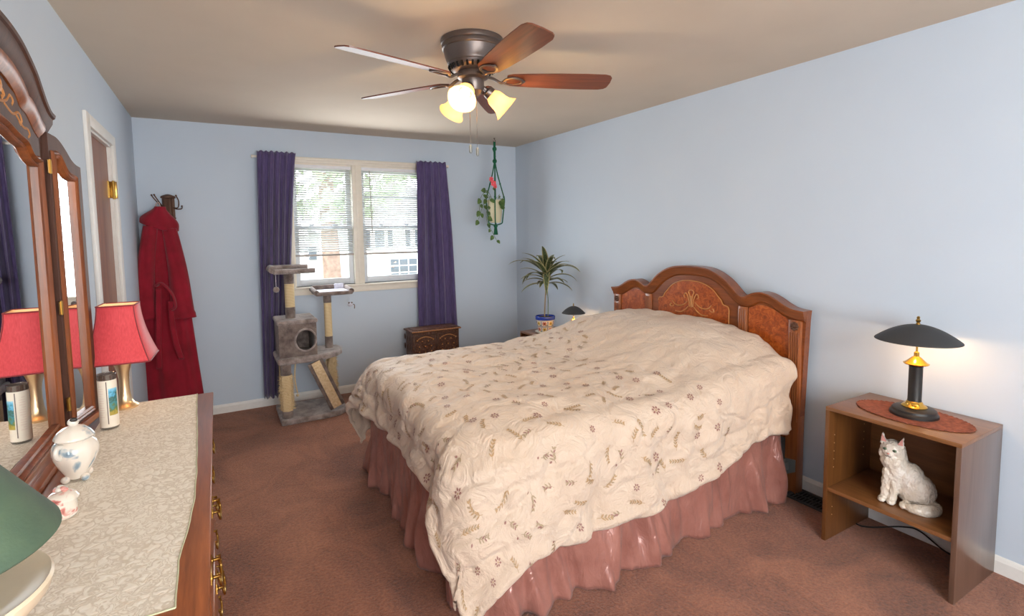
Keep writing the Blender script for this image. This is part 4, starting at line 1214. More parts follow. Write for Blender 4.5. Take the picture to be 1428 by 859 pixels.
# ================================================================ HANGING PLANT
def hanging():
    hx, hy = 2.455, 4.56
    hk = MB()
    hk.lathe([(0.009, 0), (0.009, -0.004), (0.003, -0.006)], 12, mat=None)
    hk.tube([(0, 0, 0), (0, 0, -0.012)]+[(0.012*math.sin(a), 0, -0.026+0.012*math.cos(a)) for a in [x*0.4 for x in range(0, 13)]], 0.0022, 8)
    o = hk.build('ceiling_hook', M['rust']); o.location = (hx, hy, H)
    tag(o, 'small dark screw hook in the ceiling holding the green plant hanger', 'hook')
    t = thing('plant_hanger', 'dark green knotted macrame cord plant hanger in the room corner', 'plant hanger', (hx, hy, 0))
    R = 0.083
    zr, zb = 1.83, 1.605
    top = MB()
    top.tube([(0.0, 0, 2.404), (0.0, 0, 2.15)], [0.012, 0.011], 10)
    for k in range(9):
        a = k*0.9
        top.tube([(0.010*math.cos(a), 0.010*math.sin(a), 2.40-k*0.028), (0.010*math.cos(a+1.8), 0.010*math.sin(a+1.8), 2.37-k*0.028)], 0.006, 6)
    for z in (2.335, 2.215): top.ball((0, 0, z), (0.022, 0.022, 0.024), n=12, m=8)
    top.build('knotted_top', M['macrame'], t)
    for k in range(4):
        a = PI/4+k*PI/2+0.25
        c_, s_ = math.cos(a), math.sin(a)
        r2 = R+0.008
        m = MB()
        pts = [(0.004*c_, 0.004*s_, 2.20), (0.3*r2*c_, 0.3*r2*s_, 2.08), (0.8*r2*c_, 0.8*r2*s_, 1.91), (r2*c_, r2*s_, zr+0.01), (r2*c_*0.97, r2*s_*0.97, zr-0.05), (r2*0.78*c_, r2*0.78*s_, zb+0.03), (0.68*r2*c_, 0.68*r2*s_, zb-0.006), (0.01*c_, 0.01*s_, zb-0.024)]
        m.tube(curve(pts, 5), 0.0062, 8)
        for z, q in ((1.99, 0.55), (1.86, 0.94)): m.ball((q*r2*c_, q*r2*s_, z), 0.010, n=8, m=6)
        m.build('cord', M['macrame'], t)
    b = MB().ball((0, 0, zb-0.032), 0.021, n=12, m=8)
    for k in range(9):
        a = k*0.7
        b.tube([(0.008*math.cos(a), 0.008*math.sin(a), zb-0.035), (0.018*math.cos(a), 0.018*math.sin(a), zb-0.12)], 0.005, 6)
    b.build('tassel', M['macrame'], t)
    # pot and plant
    t = thing('hanging_plant', 'trailing vine with a pink flower in a cream pot held by the green hanger', 'plant', (hx, hy, zb))
    m = MB()
    m.lathe([(0, 0), (0.052, 0), (0.055, 0.004), (0.078, zr-zb-0.02), (0.083, zr-zb-0.018), (0.086, zr-zb), (0.077, zr-zb), (0.074, zr-zb-0.03), (0, zr-zb-0.032)], 36)
    m.build('pot', M['cream_pot'], t)
    MB().lathe([(0, zr-zb-0.031), (0.074, zr-zb-0.031), (0.05, zr-zb-0.022), (0, zr-zb-0.02)], 24).build('soil', M['soil'], t)
    z0 = zr-zb
    vines = [
        [(-0.02, -0.01, z0-0.03), (-0.08, -0.03, z0+0.06), (-0.12, -0.05, z0+0.09), (-0.175, -0.05, z0+0.04), (-0.205, -0.05, z0-0.04), (-0.20, -0.05, z0-0.12)],
        [(-0.02, -0.03, z0-0.03), (-0.09, -0.06, z0+0.03), (-0.115, -0.07, z0-0.05), (-0.14, -0.07, z0-0.14), (-0.13, -0.07, z0-0.22), (-0.08, -0.07, z0-0.31), (-0.03, -0.06, z0-0.39)],
        [(-0.02, 0.0, z0-0.03), (-0.07, 0.02, z0+0.05), (-0.10, 0.0, z0+0.02), (-0.15, 0.0, z0-0.08), (-0.20, -0.02, z0-0.19)],
        [(0.0, -0.03, z0-0.03), (0.01, -0.07, z0+0.02), (0.01, -0.095, z0-0.02), (0.012, -0.09, z0-0.06)],
        [(0.0, 0.0, z0-0.03), (-0.01, -0.03, z0+0.06), (-0.035, -0.05, z0+0.12)],
        [(0.02, 0.0, z0-0.03), (0.03, 0.0, z0+0.03), (0.05, 0.0, z0+0.06)],
    ]
    sm = MB(); lf = MB(); rnd = random.Random(4)
    def leaf(p, d, size):
        d = d.normalized(); side = d.cross(Vector((0.2, -1, 0.1))).normalized(); nn = side.cross(d)
        vs = [p]; out = [(0.0, 0.0), (0.12, 0.36), (0.4, 0.5), (0.75, 0.3), (1.0, 0.0), (0.75, -0.3), (0.4, -0.5), (0.12, -0.36)]
        vs = [p+d*(a*size)+side*(b*size*0.85)+nn*(abs(b)*0.25*size) for a, b in out]+[p+d*0.45*size]
        lf.add(vs, [(8, i, (i+1) % 8) for i in range(8)])
    for vi, v in enumerate(vines):
        c_ = curve(v, 6); sm.tube(c_, 0.0022, 6)
        for i in range(8 if vi < 4 else 10, len(c_), 4 if vi != 3 else 3):
            tdir = (c_[min(i+1, len(c_)-1)]-c_[i-1]).normalized()
            q = tdir*0.5+Vector((rnd.uniform(-1, 1), rnd.uniform(-0.5, 0.2), rnd.uniform(-0.9, 0.1)))
            base_ = c_[i]+q.normalized()*0.012
            sm.tube([c_[i], base_], 0.0012, 5)
            leaf(base_, q, rnd.uniform(0.042, 0.070) if vi != 3 else 0.045)
    leaf(Vector((0.0, -0.088, z0-0.01)), Vector((0.35, -0.12, -0.9)), 0.075); leaf(Vector((0.01, -0.088, z0-0.06)), Vector((0.5, -0.05, -0.6)), 0.05)
    sm.build('stem', M['stem'], t); lf.build('foliage', M['vine_leaf'], t, smooth=40, fix=False)
    f = MB()
    for (cx_, cy_, cz_, r_) in ((-0.045, -0.055, z0+0.16, 0.030), (-0.070, -0.055, z0+0.20, 0.024), (-0.03, -0.055, z0+0.13, 0.022)):
        for k in range(6):
            a = k*PI/3+cx_*9
            f.ball((cx_+r_*0.6*math.cos(a), cy_, cz_+r_*0.6*math.sin(a)), (r_*0.48, r_*0.22, r_*0.40), n=8, m=6, rot=Matrix.Rotation(-a, 3, 'Y'))
    f.build('flower', M['petal'], t)
hanging()

# ================================================================ CEILING FAN
def fan():
    fx, fy = 1.125, 2.30
    t = thing('ceiling_fan', 'flush-mount bronze ceiling fan with five brown blades and lit bell-shaped glass shades', 'ceiling fan', (fx, fy, H))
    MB().lathe([(0, 0), (0.150, 0), (0.152, -0.006), (0.150, -0.022), (0.146, -0.026), (0.148, -0.030), (0.146, -0.046), (0.140, -0.050), (0.134, -0.078), (0.126, -0.100), (0.122, -0.108), (0.122, -0.112), (0.118, -0.114), (0.112, -0.130), (0.103, -0.142), (0.080, -0.150), (0, -0.150)], 56).build('motor_housing', M['bronze'], t)
    v = MB()
    for k in range(28):
        a = 2*PI*k/28
        ca, sa = math.cos(a), math.sin(a)
        R = Matrix.Rotation(a, 3, 'Z') @ Matrix.Rotation(0.5, 3, 'Y')
        v.box((0.1125*ca, 0.1125*sa, -0.136), (0.006, 0.010, 0.024), rot=R, bevel=0.002)
    v.build('vent_slot', M['void'], t, smooth=0)
    MB().lathe([(0, -0.145), (0.070, -0.150), (0.074, -0.156), (0.074, -0.178), (0.062, -0.184), (0.054, -0.186), (0.054, -0.226), (0.050, -0.232), (0.050, -0.240), (0.040, -0.250), (0.030, -0.262), (0.012, -0.272), (0.008, -0.285), (0, -0.288)], 40).build('hub', M['bronze'], t)
    for k in range(5):
        az = math.radians(-166+72*k)
        R = Matrix.Rotation(az, 4, 'Z')
        pitch = Matrix.Rotation(math.radians(-13), 3, 'X')
        prof = [(0.165, 0.040), (0.19, 0.052), (0.28, 0.060), (0.42, 0.068), (0.56, 0.071), (0.645, 0.069), (0.672, 0.060), (0.684, 0.045)]
        poly = [(a, b) for a, b in prof]+[(0.688, 0.0)]+[(a, -b) for a, b in prof[::-1]]
        vs = []; n = len(poly)
        for zz in (-0.003, 0.003):
            for a, b in poly:
                p = pitch @ Vector((0, b, zz)); vs.append(R @ Vector((a, p.y, p.z-0.182)))
        m = MB(); m.add(vs, [tuple(range(n)), tuple(range(2*n-1, n-1, -1))]+[(i, (i+1) % n, n+(i+1) % n, n+i) for i in range(n)])
        # put grain along the blade: keep verts in a rotated object
        o = m.build('blade', M['blade_wood'], t, smooth=30)
        Ri = R.inverted()
        for vv in o.data.vertices: vv.co = Ri @ vv.co
        o.rotation_euler = (0, 0, az)
        # iron
        im = MB()
        im.tube(curve([(0.060, 0, -0.168), (0.10, 0.0, -0.178), (0.135, 0.0, -0.196), (0.155, 0, -0.192)], 5), 0.011, 10, flat=0.6)
        for sgn in (1, -1):
            im.tube(curve([(0.145, 0.0, -0.193), (0.165, sgn*0.028, -0.189-sgn*0.004), (0.20, sgn*0.032, -0.188-sgn*0.006), (0.235, sgn*0.018, -0.189-sgn*0.003), (0.245, 0.0, -0.190)], 5), 0.008, 8, flat=0.6)
        im.ball((0.245, 0, -0.190), (0.012, 0.012, 0.006), n=10, m=6)
        im.build('blade_iron', M['bronze'], t).rotation_euler = (0, 0, az)
    for k, deg in enumerate((-14, 106, -134)):
        az = math.radians(deg)
        d = Vector((math.cos(az), math.sin(az), 0)); tilt = math.radians(40)     # below horizontal
        ax = (d*math.cos(tilt)+Vector((0, 0, -math.sin(tilt)))).normalized()
        q = Vector((0, 0, 1)).rotation_difference(ax).to_matrix()
        b0 = d*0.045+Vector((0, 0, -0.215))
        s0 = d*0.075+Vector((0, 0, -0.238))
        MB().tube(curve([tuple(d*0.02+Vector((0, 0, -0.215))), tuple(b0), tuple(s0)], 5), 0.010, 10).lathe([(0.012, -0.012), (0.028, -0.004), (0.030, 0.016), (0.027, 0.022), (0, 0.022)], 24, s0, mtx=q).build('light_arm', M['bronze'], t)
        m = MB(); m.cap = False
        pr = [(0.026, 0.010), (0.030, 0.022), (0.040, 0.040), (0.043, 0.058), (0.044, 0.075), (0.049, 0.095), (0.060, 0.114), (0.068, 0.122)]
        inn = [(r-0.003, z) for r, z in pr][::-1]
        m.lathe(pr+inn, 36, s0, mtx=q, fn=lambda a, z: 1+0.02*math.cos(4*a)*smoothstep(0.09, 0.122, z))
        g = m.build('glass_shade', M['fan_glass'], t, smooth=60)
        bc = s0+ax*0.062
        MB().ball(bc, (0.024, 0.024, 0.024), n=16, m=10).build('bulb', M['bulb'], g)
        lc = s0+ax*0.120
        p = point('fan_bulb_light', lc, FAN_W, (1.0, 0.74, 0.42), 0.03); p.parent = t
    for (dx, dy, zt, zb, mat) in ((-0.036, -0.035, -0.25, -0.502, 0), (0.012, -0.012, -0.25, -0.510, 1)):
        m = MB().tube([(dx, dy, zt+0.02), (dx, dy, zb)], 0.0012, 6)
        m.build('pull_chain', M['bronze'], t)
        MB().lathe([(0.002, 0), (0.006, -0.003), (0.0075, -0.01), (0.0075, -0.034), (0.005, -0.040), (0, -0.041)], 14, (dx, dy, zb)).build('chain_pull', M['steel'], t)
fan()

# ================================================================ ROBE AND HOOK RACK
def rack():
    x, z, y = -0.318, 1.745, YB
    t = thing('coat_rack', 'small rusty metal wall hook rack above the hanging red robe', 'coat rack', (x, y, z))
    m = MB()
    m.bb((-0.042, -0.030, -0.10), (0.042, -0.001, 0.08), bevel=0.006)
    m.lathe([(0.050, 0.075), (0.050, 0.088), (0.040, 0.094), (0.015, 0.104), (0, 0.106)], 24, (0, -0.03, 0))
    m.bb((-0.05, -0.05, 0.074), (0.05, -0.001, 0.086), bevel=0.003)
    for k in (-1, 0, 1): m.tube([(k*0.026, -0.036, -0.08), (k*0.026, -0.036, 0.072)], 0.007, 8)
    m.bb((-0.046, -0.045, -0.09), (0.046, -0.001, -0.078), bevel=0.003)
    m.prism([(-0.04, -0.09), (0.04, -0.09), (0.0, -0.15)], -0.02, -0.002, 'xz')
    m.build('back_plate', M['rust'], t, smooth=40)
    def hook(pts):
        mm = MB().tube(curve(pts, 6), 0.0042, 8); mm.ball(pts[-1], 0.007, n=8, m=6)
        mm.build('hook', M['rust'], t)
    hook([(-0.03, -0.035, 0.0), (-0.055, -0.05, 0.02), (-0.095, -0.06, 0.075), (-0.105, -0.06, 0.095)])
    hook([(-0.03, -0.045, 0.0), (-0.045, -0.08, 0.02), (-0.075, -0.10, 0.075), (-0.085, -0.10, 0.095)])
    hook([(0.03, -0.035, 0.0), (0.065, -0.06, 0.0), (0.072, -0.06, 0.05), (0.056, -0.055, 0.095)])
    hook([(0.03, -0.035, 0.0), (0.06, -0.04, -0.012), (0.09, -0.05, -0.008), (0.092, -0.05, 0.012)])
    hook([(0.0, -0.035, -0.05), (-0.02, -0.08, -0.06), (-0.05, -0.095, -0.03), (-0.058, -0.095, 0.0)])
rack()

def robe():
    t = thing('robe', 'long crimson plush bathrobe hanging by its collar from the wall hook rack', 'robe', (-0.358, YB-0.115, 0))
    # local x centre drift with z
    tab_l = [(0.20, -0.205), (0.5, -0.195), (0.9, -0.175), (1.25, -0.150), (1.5, -0.125), (1.58, -0.105), (1.63, -0.08), (1.70, -0.035), (1.735, -0.02)]
    tab_r = [(0.20, 0.205), (0.5, 0.180), (0.9, 0.150), (1.25, 0.120), (1.5, 0.095), (1.58, 0.090), (1.63, 0.078), (1.70, 0.03), (1.735, 0.012)]
    def body(u, v):
        z = 1.735-v*(1.735-0.22)
        l, r = interp(tab_l, z), interp(tab_r, z)
        a = 2*PI*u
        cx_, hw = (l+r)/2, (r-l)/2
        d = 0.030+0.035*smoothstep(1.74, 1.5, z)
        k = smoothstep(0.0, 0.4, v)
        fold = 1+0.16*k*math.sin(7*a+2.5*v)+0.10*k*math.sin(13*a+1+3*v)
        x_ = cx_+hw*math.cos(a)*(1+0.03*math.sin(5*a))
        y_ = -d*math.sin(a)*fold
        return (x_, min(y_, 0.085), z)
    MB().grid(body, 96, 70, closeu=True).build('body', M['robe'], t, smooth=180, solid=0.006)
    def sleeve(name, top, mid, bot, w0, w1, dpt):
        c_ = curve([top, mid, bot], 14)
        n = len(c_)
        def fn(u, v):
            p = c_[min(n-1, int(round(v*(n-1))))]; a = 2*PI*u
            w_ = w0+(w1-w0)*v
            f = 1+0.12*math.sin(5*a+6*v)+0.04*math.sin(25*v)
            cuff = 1.08 if v > 0.9 else 1
            return (p.x+w_*math.cos(a)*cuff, p.y-dpt*math.sin(a)*f*cuff, p.z)
        MB().grid(fn, 40, n, closeu=True).build(name, M['robe'], t, smooth=180, solid=0.006)
    sleeve('sleeve', (-0.075, -0.055, 1.60), (-0.125, -0.075, 1.25), (-0.145, -0.085, 0.885), 0.045, 0.068, 0.042)
    sleeve('sleeve', (0.045, -0.055, 1.58), (0.085, -0.080, 1.25), (0.105, -0.095, 0.875), 0.045, 0.078, 0.042)
    # collar / hood folded over
    def hood(u, v):
        a = 2*PI*u
        z = 1.745-0.15*v
        w_ = 0.030+0.085*smoothstep(0, 0.8, v)
        dr = 0.028*math.sin(a*1.0+0.6)*v
        return (-0.02+0.012*(1-v)+w_*math.cos(a)*1.05, -0.030-(0.03+0.045*v)*math.sin(a)*(1+0.1*math.sin(6*a)), z-dr-0.02*v*math.cos(a))
    MB().grid(hood, 48, 16, closeu=True).build('hood', M['robe'], t, smooth=180, solid=0.012)
    bl = MB()
    bl.grid(lambda u, v: tuple(Vector((-0.045, -0.14, 1.12))+Vector(((u-0.5)*0.036+0.05*math.sin(PI*v)*0-0.01*v*3, 0.012*math.sin(8*v), -0.62*v))), 4, 30)
    bl.grid(lambda u, v: ((u-0.5)*0.036+0.03+0.05*v-0.02*math.sin(3*v), -0.155+0.010*math.sin(7*v), 1.02-0.46*v), 4, 30)
    bl.build('belt', M['robe'], t, smooth=180, solid=0.010)
    cc = curve([(-0.06, -0.13, 1.14), (-0.02, -0.155, 1.16), (0.04, -0.16, 1.08), (0.06, -0.16, 0.98), (0.03, -0.16, 0.95)], 8)
    MB().tube(cc, 0.020, 10, flat=0.45).build('belt_loop', M['robe'], t)
    MB().tube(curve([(-0.03, -0.02, 1.72), (-0.035, -0.015, 1.765), (-0.015, -0.015, 1.775), (-0.005, -0.02, 1.72)], 6), 0.009, 8, flat=0.4).build('hanging_loop', M['hanger_tag'], t)
robe()

# ================================================================ CAT TREE
def cat_tree():
    t = thing('cat_tree', 'grey plush cat tree with sisal posts, cubby and two perches beneath the window', 'cat tree', (0.64, 4.56, 0))
    pm = M['plush']
    # local coords = world - (0.64,4.56)
    def rbox(name, a, b, mat, bv=0.02, parent=t):
        return MB().bb(a, b, bevel=bv, seg=3).build(name, mat, parent, smooth=60)
    poly = []
    bp = [(-0.26, -0.235), (0.10, -0.235), (0.20, -0.215), (0.265, -0.15), (0.275, 0.0), (0.275, 0.22), (-0.26, 0.22)]
    m = MB().prism(bp, 0.0, 0.045, 'xy'); o = m.build('base', pm, t, smooth=40)
    bv = o.modifiers.new('round', 'BEVEL'); bv.width = 0.012; bv.segments = 3
    # lower sisal posts with plush ends
    def post(x, y, z0, z1, r, p0, p1, fuzz=False):
        o = MB().lathe([(r*1.04, z0), (r*1.04, z0+p0), (r*.95, z0+p0+.002), (r*.95, z1-p1-.002), (r*1.04, z1-p1), (r*1.04, z1)], 20, (x, y, 0)).build('post', M['plush_dark'], t)
        rnd = random.Random(int(x*1000)+3)
        fnn = (lambda a, z: 1.14+0.28*noise.noise(Vector((math.cos(a)*2, math.sin(a)*2, z*14)))) if fuzz else None
        n = 24
        prof = [(r*(1.0), z0+p0+(z1-p1-z0-p0)*k/n) for k in range(n+1)]
        q = MB().lathe(prof, 24, (x, y, 0), fn=fnn)
        if fuzz:
            for k in range(900):
                a = rnd.uniform(0, 2*PI); z = rnd.uniform(z0+p0+0.01, z1-p1-0.01)
                b = Vector((x+r*1.12*math.cos(a), y+r*1.12*math.sin(a), z)); dd = Vector((math.cos(a+rnd.uniform(-1, 1)), math.sin(a+rnd.uniform(-1, 1)), rnd.uniform(-1.2, 0.6))).normalized()
                L = rnd.uniform(0.012, 0.034); sd = Vector((0, 0, 0.0018))
                q.add([b-sd, b+sd, b+dd*L], [(0, 1, 2)])
        s_ = q.build('sisal_wrap', M['sisal'], o, smooth=50, fix=False)
    post(-0.205, -0.165, 0.045, 0.48, 0.040, 0.06, 0.085, True)
    post(0.20, 0.12, 0.045, 0.475, 0.036, 0.03, 0.03, True)
    post(-0.20, 0.12, 0.045, 0.48, 0.030, 0.03, 0.06)
    # main platform: rounded front, z 0.48-0.53
    pl = [(-0.265, -0.20), (-0.16, -0.205), (0.0, -0.20), (0.12, -0.17), (0.21, -0.11), (0.265, -0.03), (0.28, 0.06), (0.26, 0.14), (0.20, 0.19), (-0.265, 0.19)]
    o = MB().prism(pl, 0.478, 0.53, 'xy').build('platform', pm, t, smooth=40)
    bv = o.modifiers.new('round', 'BEVEL'); bv.width = 0.016; bv.segments = 3
    # cubby
    cx0, cx1, cy0, cy1, z0, z1 = -0.245, 0.042, -0.165, 0.17, 0.53, 0.80
    cb = MB()
    th = 0.018
    cb.bb((cx0, cy0+th, z0), (cx0+th, cy1, z1), bevel=0.006); cb.bb((cx1-th, cy0+th, z0), (cx1, cy1, z1), bevel=0.006)
    cb.bb((cx0, cy1-th, z0), (cx1, cy1, z1), bevel=0.006)
    # front with round opening
    ocx, ocz, orr = -0.045, 0.660, 0.080
    W = [(cx0, z0), (cx1, z0), (cx1, z1), (cx0, z1)]
    n = 40; inner = [(ocx+orr*math.cos(2*PI*k/n), ocz+orr*1.12*math.sin(2*PI*k/n)) for k in range(n)]
    outer = []
    for k in range(n):
        a = 2*PI*k/n; ca, sa = math.cos(a), math.sin(a); best = 1e9
        for (lim, comp, o0) in ((cx1, ca, ocx), (cx0, ca, ocx), (z1, sa, ocz), (z0, sa, ocz)):
            if abs(comp) > 1e-6:
                q = (lim-o0)/comp
                if q > 0: best = min(best, q)
        outer.append((ocx+ca*best, ocz+sa*best))
    vs = []
    for yy in (cy0, cy0+th):
        vs += [(a, yy, b) for a, b in outer]+[(a, yy, b) for a, b in inner]
    fs = []
    for k in range(n):
        k2 = (k+1) % n
        fs += [(k, k2, n+k2, n+k), (2*n+k, 3*n+k, 3*n+k2, 2*n+k2), (n+k, n+k2, 3*n+k2, 3*n+k), (k, 2*n+k, 2*n+k2, k2)]
    for (qx, qz) in W:
        pass
    cb.add(vs, fs)
    # corner fill triangles
    for (qx, qz) in W:
        near = sorted(range(n), key=lambda k: (outer[k][0]-qx)**2+(outer[k][1]-qz)**2)[:2]
        a_, b_ = outer[near[0]], outer[near[1]]
        cb.prism([(qx, qz), a_, b_], cy0, cy0+th, 'xz')
    cu = cb.build('cubby', M['plush_dark'], t, smooth=40)
    MB().tube([(ocx+orr*math.cos(2*PI*k/n), cy0-0.001, ocz+orr*1.12*math.sin(2*PI*k/n)) for k in range(n+1)], 0.008, 8).build('opening_trim', pm, cu)
    MB().bb((cx0-0.012, cy0-0.012, z1-0.004), (cx1+0.012, cy1+0.01, z1+0.030), bevel=0.014, seg=3).build('cubby_roof', pm, cu, smooth=60)
    # upper posts
    post(-0.135, -0.02, 0.826, 1.20, 0.038, 0.095, 0.085)
    post(0.175, 0.055, 0.53, 1.00, 0.032, 0.10, 0.075)
    # top perch: tray with rolled back edge
    pz = 1.20
    m = MB()
    m.bb((-0.26, -0.13, pz), (0.045, 0.10, pz+0.022), bevel=0.009, seg=3)
    m.tube([(-0.262, -0.12, pz+0.038), (-0.262, 0.10, pz+0.038)], 0.030, 14)
    m.tube([(-0.25, 0.10, pz+0.040), (0.03, 0.10, pz+0.040)], 0.024, 12)
    m.tube([(-0.25, -0.125, pz+0.022), (0.055, -0.125, pz+0.022)], 0.020, 12)
    m.build('perch', pm, t, smooth=60)
    # second perch
    pz = 1.0
    m = MB()
    m.bb((0.06, -0.10, pz), (0.355, 0.15, pz+0.018), bevel=0.008, seg=3)
    m.tube([(0.065, -0.10, pz+0.026), (0.065, 0.15, pz+0.038)], 0.022, 12); m.tube([(0.35, -0.10, pz+0.03), (0.35, 0.15, pz+0.038)], 0.022, 12)
    m.bb((0.07, 0.135, pz+0.005), (0.345, 0.155, pz+0.070), bevel=0.008, seg=3)
    m.tube([(0.065, -0.10, pz+0.018), (0.355, -0.10, pz+0.018)], 0.016, 12)
    pr = m.build('perch', M['plush_dark'], t, smooth=60)
    MB().bb((0.085, -0.085, pz+0.018), (0.332, 0.135, pz+0.034), bevel=0.008, seg=3).bb((0.25, 0.118, pz+0.03), (0.332, 0.136, pz+0.078), bevel=0.006).build('fleece_pad', M['plush_white'], pr)
    # ramp
    a, b = Vector((-0.015, -0.19, 0.480)), Vector((0.150, -0.225, 0.060))
    a, b = Vector((0.015, -0.185, 0.478)), Vector((0.180, -0.20, 0.075))
    d = (b-a); L = d.length; d.normalize(); side = Vector((0, -1, 0)); side = (side-d*side.dot(d)).normalized(); wv = d.cross(side)
    Rm = Matrix((tuple(d), tuple(wv), tuple(side))).transposed()
    r = MB().box((a+b)/2, (L, 0.125, 0.022), rot=Rm, bevel=0.007).build('ramp', M['plush_dark'], t)
    MB().box((a+b)/2+side*0.013, (L*0.98, 0.070, 0.006), rot=Rm, bevel=0.002).build('ramp_scratching_strip', M['sisal_board'], r)
    # toys
    MB().tube([(-0.245, -0.14, 1.20), (-0.245, -0.145, 1.105)], 0.0022, 6, M['plush_white']).ball((-0.245, -0.145, 1.083), 0.024, M['plush'], 14, 10).build('hanging_pompom', M['plush'], t)
    MB().tube([(0.372, 0.10, 1.01), (0.378, 0.10, 0.90)], 0.0012, 6, M['plush_white']).ball((0.378, 0.10, 0.885), (0.024, 0.018, 0.018), M['plush_white'], 12, 8).ball((0.366, 0.092, 0.901), (0.009, 0.005, 0.009), M['plush_dark'], 8, 6).ball((0.390, 0.092, 0.901), (0.009, 0.005, 0.009), M['plush_dark'], 8, 6).tube(curve([(0.398, 0.10, 0.885), (0.414, 0.10, 0.88), (0.414, 0.10, 0.845)], 4), 0.004, 6, M['plush_dark']).build('hanging_mouse', M['plush_dark'], t)
    MB().tube(curve([(-0.125, -0.12, 0.478), (-0.136, -0.12, 0.35), (-0.12, -0.12, 0.22)], 4), 0.006, 6).ball((-0.12, -0.12, 0.20), 0.012, n=8, m=6).build('hanging_rope', M['sisal'], t)
cat_tree()

# ================================================================ CARVED CHEST
def chest():
    t = thing('carved_chest', 'small dark carved wooden chest standing below the window beside the purple curtain', 'chest', (1.80, 4.68, 0))
    w_, d_, h_ = 0.235, 0.105, 0.575
    b = MB().bb((-w_, -d_, 0.0), (w_, d_, h_), M['carved'], 0.004)
    for (x0, x1) in ((-w_+0.012, -0.01), (0.01, w_-0.012)):
        for z in (h_-0.03, 0.33, 0.30, 0.06):
            b.bb((x0, -d_-0.006, z-0.006), (x1, -d_, z+0.006), M['walnut'], 0.002)
        for x in (x0, x1): b.bb((x-0.005, -d_-0.006, 0.06), (x+0.005, -d_, h_-0.03), M['walnut'], 0.002)
        cxm = (x0+x1)/2
        for dx, dz in ((-0.06, 0.44), (0.06, 0.44), (0, 0.44), (-0.03, 0.49), (0.03, 0.49), (-0.06, 0.39), (0.0, 0.38), (0.06, 0.39), (-0.08, 0.50), (0.08, 0.50)):
            for k in range(6):
                a = k*PI/3
                b.ball((cxm+dx+0.011*math.cos(a), -d_-0.003, dz+0.011*math.sin(a)), (0.007, 0.005, 0.007), M['carved'], 8, 6)
            b.ball((cxm+dx, -d_-0.005, dz), (0.007, 0.006, 0.007), M['carving'], 8, 6)
        b.tube([(cxm-0.09+0.18*k/16, -d_-0.004, 0.50+0.03*math.sin(PI*k/16)) for k in range(17)], 0.004, 6, M['carving'])
    for sx in (-1, 1):
        for k in range(4):
            yy = -d_+0.03+k*0.067
            for z in (0.18, 0.30, 0.42, 0.51): b.ball((sx*(w_+0.002), yy, z), (0.006, 0.018, 0.03), M['walnut'], 8, 6)
    b.build('body', M['carved'], t, smooth=50)
    l = MB().bb((-w_-0.018, -d_-0.018, h_+0.001), (w_+0.018, d_+0.018, h_+0.016), M['carved'], 0.004).bb((-w_+0.015, -d_+0.015, h_+0.016), (w_-0.015, d_-0.015, h_+0.024), M['carved'], 0.006)
    for k in range(44):
        l.ball((-w_-0.01+k*(2*w_+0.02)/43, -d_-0.017, h_+0.010), (0.005, 0.004, 0.006), M['carving'], 6, 5)
    l.build('lid', M['carved'], t, smooth=50)
chest()

# ================================================================ DRESSER
DZ = 0.87
DX0, DX1, DYa, DYb = XL+0.012, -0.042, 0.70, 2.43
def dresser():
    t = thing('dresser', 'long cherry-wood dresser with brass pulls carrying the triple mirror', 'dresser', (0, 0, 0))
    MB().bb((DX0+0.01, DYa+0.03, 0.075), (DX1-0.052, DYb-0.03, DZ-0.035), bevel=0.003).build('body', M['cherry_z'], t, smooth=30)
    # moulded top
    m = MB()
    z = DZ
    for (e, z0, z1) in ((0.0, z-0.012, z), (0.006, z-0.022, z-0.012), (0.014, z-0.030, z-0.022), (0.022, z-0.040, z-0.030)):
        m.bb((DX0, DYa+e, z0), (DX1-e, DYb-e, z1), bevel=0.0035, seg=2)
    m.build('top', M['cherry'], t, smooth=40)
    MB().bb((DX0+0.02, DYa+0.02, 0.0), (DX1-0.03, DYb-0.02, 0.075), bevel=0.01).build('plinth', M['cherry_dark'], t, smooth=30)
    # three columns of drawers on the face x = DX1-0.035
    fx = DX1-0.052
    cols = [(DYa+0.05, 1.24, 0.022), (1.27, 1.86, 0.040), (1.89, DYb-0.05, 0.022)]
    rows = [(0.10, 0.335), (0.35, 0.58), (0.595, 0.805)]
    for (y0, y1, pr) in cols:
        for (z0, z1) in rows:
            d = MB().bb((fx, y0, z0), (fx+pr, y1, z1), bevel=0.006).bb((fx+pr-0.004, y0+0.03, z0+0.03), (fx+pr+0.003, y1-0.03, z1-0.03), bevel=0.004).build('drawer', M['cherry'], t, smooth=40)
            xx = fx+pr+0.003; zc = (z0+z1)/2
            for yc in ((y0*0.78+y1*0.22), (y0*0.22+y1*0.78)):
                h_ = MB()
                for dy in (-0.038, 0.038):
                    h_.lathe([(0.010, 0), (0.010, 0.003), (0.004, 0.006), (0.004, 0.016), (0.006, 0.02), (0, 0.022)], 12, (xx, yc+dy, zc+0.008), mtx=Matrix.Rotation(PI/2, 3, 'Y'))
                h_.prism([(yc-0.055, zc), (yc-0.04, zc+0.022), (yc, zc+0.014), (yc+0.04, zc+0.022), (yc+0.055, zc), (yc+0.035, zc-0.012), (yc, zc-0.024), (yc-0.035, zc-0.012)], xx-0.0005, xx+0.002, 'yz')
                h_.tube(curve([(xx+0.016, yc-0.038, zc+0.008), (xx+0.020, yc-0.040, zc-0.012), (xx+0.021, yc-0.022, zc-0.024), (xx+0.021, yc, zc-0.027), (xx+0.021, yc+0.022, zc-0.024), (xx+0.020, yc+0.040, zc-0.012), (xx+0.016, yc+0.038, zc+0.008)], 5), 0.0036, 8)
                h_.build('drawer_pull', M['brass'], d)
dresser()

